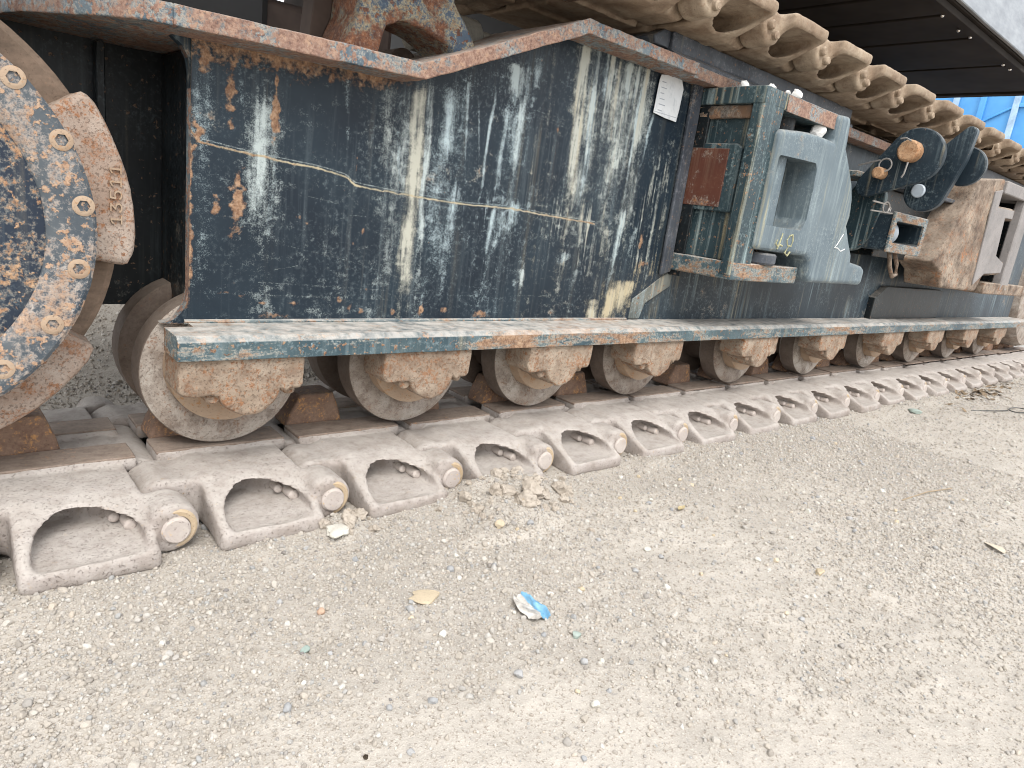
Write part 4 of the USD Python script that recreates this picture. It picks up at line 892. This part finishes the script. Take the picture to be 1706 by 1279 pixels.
for k in range(96):
    t = rg.random()
    if k < 84:
        x, y = 1.06 + rg.normal(0, 0.095), 1.14 + rg.normal(0, 0.065)
        y = min(y, 1.25)
    else:
        x, y = 0.645 + rg.normal(0, 0.03), 1.19 + rg.normal(0, 0.022)
    s = float(np.clip(np.exp(rg.normal(math.log(0.0105), 0.5)), 0.005, 0.030))
    obj('earth_clod', rest(lump(300 + k, s, 0.8, 3, 0.5), x, y, None, 0.3), clod_look, smooth=30, label='dry crumbly earth clod in the broken heap against the shoe ends', cat='clod', group='broken earth clods between the shoes')
grey = stone_look('grey_stone', [(0, (0.27, 0.275, 0.28)), (1, (0.36, 0.355, 0.35))]); tan = stone_look('tan_stone', [(0, (0.44, 0.36, 0.25)), (1, (0.52, 0.44, 0.33))]); pale = stone_look('pale_stone', [(0, (0.5, 0.48, 0.42)), (1, (0.6, 0.57, 0.52))]); pink = stone_look('pinkish_stone', [(0, (0.42, 0.28, 0.20)), (1, (0.48, 0.34, 0.25))]); green = stone_look('greenish_stone', [(0, (0.24, 0.30, 0.27)), (1, (0.33, 0.38, 0.34))])
ST = [(0.415, 0.859, 0.0085, green, 'small greenish grey pebble in the dusty foreground, left of a grey pair'), (0.442, 0.829, 0.0065, grey, 'small grey pebble with a straw beside it in the dusty foreground'),
      (0.479, 0.94, 0.0085, pink, 'pinkish brown pebble below the second track shoe'), (0.770, 0.597, 0.008, grey, 'bluish grey pebble at the right of the foreground, darker of two'),
      (0.798, 0.585, 0.007, pale, 'pale pebble just right of a bluish grey one in the foreground'), (0.815, 0.661, 0.010, green, 'pale green stone below the blue wrapper'),
      (0.746, 0.938, 0.0095, grey, 'grey stone above the blue wrapper in the gravel'), (0.93, 1.017, 0.015, tan, 'smooth tan pebble under the lifted crust edge'),
      (0.611, 0.864, 0.008, grey, 'grey pebble beside the flat stone flake'), (0.393, 0.622, 0.004, stone_look('black_bit', [(0, (0.03, 0.02, 0.015)), (1, (0.04, 0.03, 0.02))]), 'tiny black bit at the bottom of the dusty foreground'),
      (0.765, 0.689, 0.006, grey, 'small dark pebble touching the lower edge of the blue wrapper'), (0.60, 0.845, 0.006, tan, 'little tan pebble below the flat stone flake')]
for k, (x, y, s, m_, lab) in enumerate(ST):
    obj('pebble', rest(lump(500 + k, s, 0.8, 2, 0.25), x, y), m_, smooth=30, label=lab, cat='pebble')
kinds = [(grey, 'grey'), (tan, 'tan'), (pale, 'pale'), (grey, 'grey'), (pale, 'pale')]
for k in range(90):
    x, y = rg.uniform(0.3, 2.6), rg.uniform(0.42, 1.14)
    if y + 0.30 * x < 0.62:
        continue
    m_, nm = kinds[k % 5]
    s = float(np.clip(np.exp(rg.normal(math.log(0.0062), 0.3)), 0.004, 0.011)) * (1 + 0.15 * max(0, x - 1))
    obj('loose_pebble', rest(lump(700 + k, s, 0.75, 2, 0.2), x, y), m_, smooth=30, label=f'small {nm} pebble lying loose on the gravel', cat='pebble', group=f'loose {nm} pebbles on the gravel')
fl = rest(lump(41, 0.026, 0.16, 3, 0.3), 0.655, 0.882, None, 0.1)
obj('stone_flake', fl, tan, smooth=30, label='flat tan stone flake lying left of the blue wrapper', cat='stone')
fl = rest(lump(44, 0.034, 0.28, 3, 0.5), 0.617, 1.165, None, 0.1)
obj('stone_flake', fl, pale, smooth=30, label='pale flat flake between the second and third shoe', cat='stone')
# crumpled wrapper
n_ = 26
U, V_ = np.meshgrid(np.linspace(-1, 1, n_), np.linspace(-1, 1, n_), indexing='ij')
wp = np.stack([U * 0.023, V_ * 0.040, 0 * U], -1)
wp[..., 2] = 0.005 + 0.016 * (meshkit.fbm(np.stack([U * 1.7, V_ * 1.9, 0 * U], -1) + 4, 3, 61) - 0.35) + 0.006 * np.abs(np.sin(2.2 * U + 1.3 * V_))
wp[..., 0] += 0.012 * (meshkit.noise(np.stack([U * 2, V_ * 2, 0 * U], -1), 62) - 0.5); wp[..., 0] *= 1 - 0.35 * np.abs(V_) ** 2
an = math.radians(-8); c_, s_ = math.cos(an), math.sin(an)
wp[..., :2] = wp[..., :2] @ np.array([[c_, s_], [-s_, c_]])
wp += [0.795, 0.758, float(ground_height(np.array([0.795]), np.array([0.758]))[0])]
ii, jj = np.meshgrid(np.arange(n_ - 1), np.arange(n_ - 1), indexing='ij'); a = (ii * n_ + jj).ravel()
wfc = np.vstack([np.stack([a, a + n_, a + n_ + 1], 1), np.stack([a, a + n_ + 1, a + 1], 1)])
bl = U.ravel()[wfc].mean(1) > 0.05
wr = thing('crumpled_wrapper', 'crumpled blue and white plastic wrapper on the gravel', 'wrapper')
for part, sel, mt in (('blue_side', bl, flat('wrapper_blue', (0.15, 0.33, 0.49), 0.4, 0.35, 60)), ('white_side', ~bl, flat('wrapper_white', (0.45, 0.42, 0.38), 0.45, 0.6, 45))):
    t = trimesh.Trimesh(wp.reshape(-1, 3), wfc[sel], process=False); t.remove_unreferenced_vertices()
    t2 = t.copy(); t2.vertices = np.asarray(t2.vertices) - [0, 0, 0.0008]; t2.invert()
    obj(part, CAT([t, t2]), mt, wr, smooth=25)
leaf_look = flat('dry_leaf', (0.20, 0.145, 0.09), 0.8, 0.5, 60)
def leaf(x, y, l, w, a, seed, tilt=0.25):
    n = 9
    s = np.linspace(0, 1, n); ww = w * np.sin(np.pi * s ** 0.8) ** 0.9 + 0.0004
    V, F = [], []
    for i in range(n):
        for k in (-1, 0, 1):
            V.append(((s[i] - 0.5) * l, k * ww[i], 0.25 * abs(k) * ww[i] + 0.12 * l * math.sin(3 * s[i] + seed) * tilt * 4 * 0.4))
    for i in range(n - 1):
        for k in range(2):
            p = i * 3 + k
            F += [(p, p + 3, p + 4), (p, p + 4, p + 1)]
    V = np.array(V); c_, s_ = math.cos(a), math.sin(a)
    V[:, :2] = V[:, :2] @ np.array([[c_, s_], [-s_, c_]])
    V2 = V - [0, 0, 0.0006]; F = np.array(F)
    V = np.vstack([V, V2]); F = np.vstack([F, F[:, ::-1] + len(V2)])
    z = float(ground_height(np.array([x]), np.array([y]))[0])
    V[:, 2] += z + 0.003 - V[:, 2].min() * 0.7
    V[:, :2] += [x, y]
    return trimesh.Trimesh(V, F, process=False)
pale_leaf = flat('bleached_leaf', (0.52, 0.45, 0.35), 0.7, 0.2, 60)
obj('dry_leaf', leaf(2.104, 0.372, 0.075, 0.014, 0.9, 1), pale_leaf, label='bleached leaf on the gravel at the right edge of the photo', cat='leaf')
obj('dry_leaf', leaf(1.464, 0.914, 0.05, 0.007, 0.3, 2), flat('straw_leaf', (0.45, 0.36, 0.20), 0.7), label='straw coloured leaf strip on the gravel in front of the fifth shoe', cat='leaf')
for k in range(75):
    x, y = 4.85 + rg.normal(0, 0.30), 1.135 + rg.normal(0, 0.05)
    obj('fallen_leaf', leaf(x, min(y, 1.24), rg.uniform(0.025, 0.06), rg.uniform(0.006, 0.013), rg.uniform(0, 6.28), k, 0.8), leaf_look, label='dry brown leaf in the drift against the far shoes', cat='leaf', group='drift of dry leaves by the far shoes')
obj('twig', tube([(2.20, 0.64, 0.006), (2.36, 0.625, 0.010), (2.50, 0.60, 0.007)], 0.0019, 6), flat('dry_twig', (0.28, 0.215, 0.14), 0.8), label='thin dry twig lying on the gravel at the right', cat='twig')
obj('wire_loop', CAT([tube([(4.05, 0.99, 0.004), (4.22, 0.93, 0.005), (4.33, 0.90, 0.005)], 0.0028, 6), tube([(4.42 + 0.09 * math.cos(t), 0.875 + 0.035 * math.sin(t), 0.007) for t in np.linspace(0, 6.3, 22)], 0.003, 6)]), M['paint_dark'], label='dark looped piece of wire on the ground near the far shoes', cat='wire')
obj('glass_shard', rest(lump(91, 0.035, 0.25, 2, 0.3), 3.60, 1.10, None, 0.05), green, smooth=20, label='pale greenish scrap beside the far shoe ends', cat='scrap')
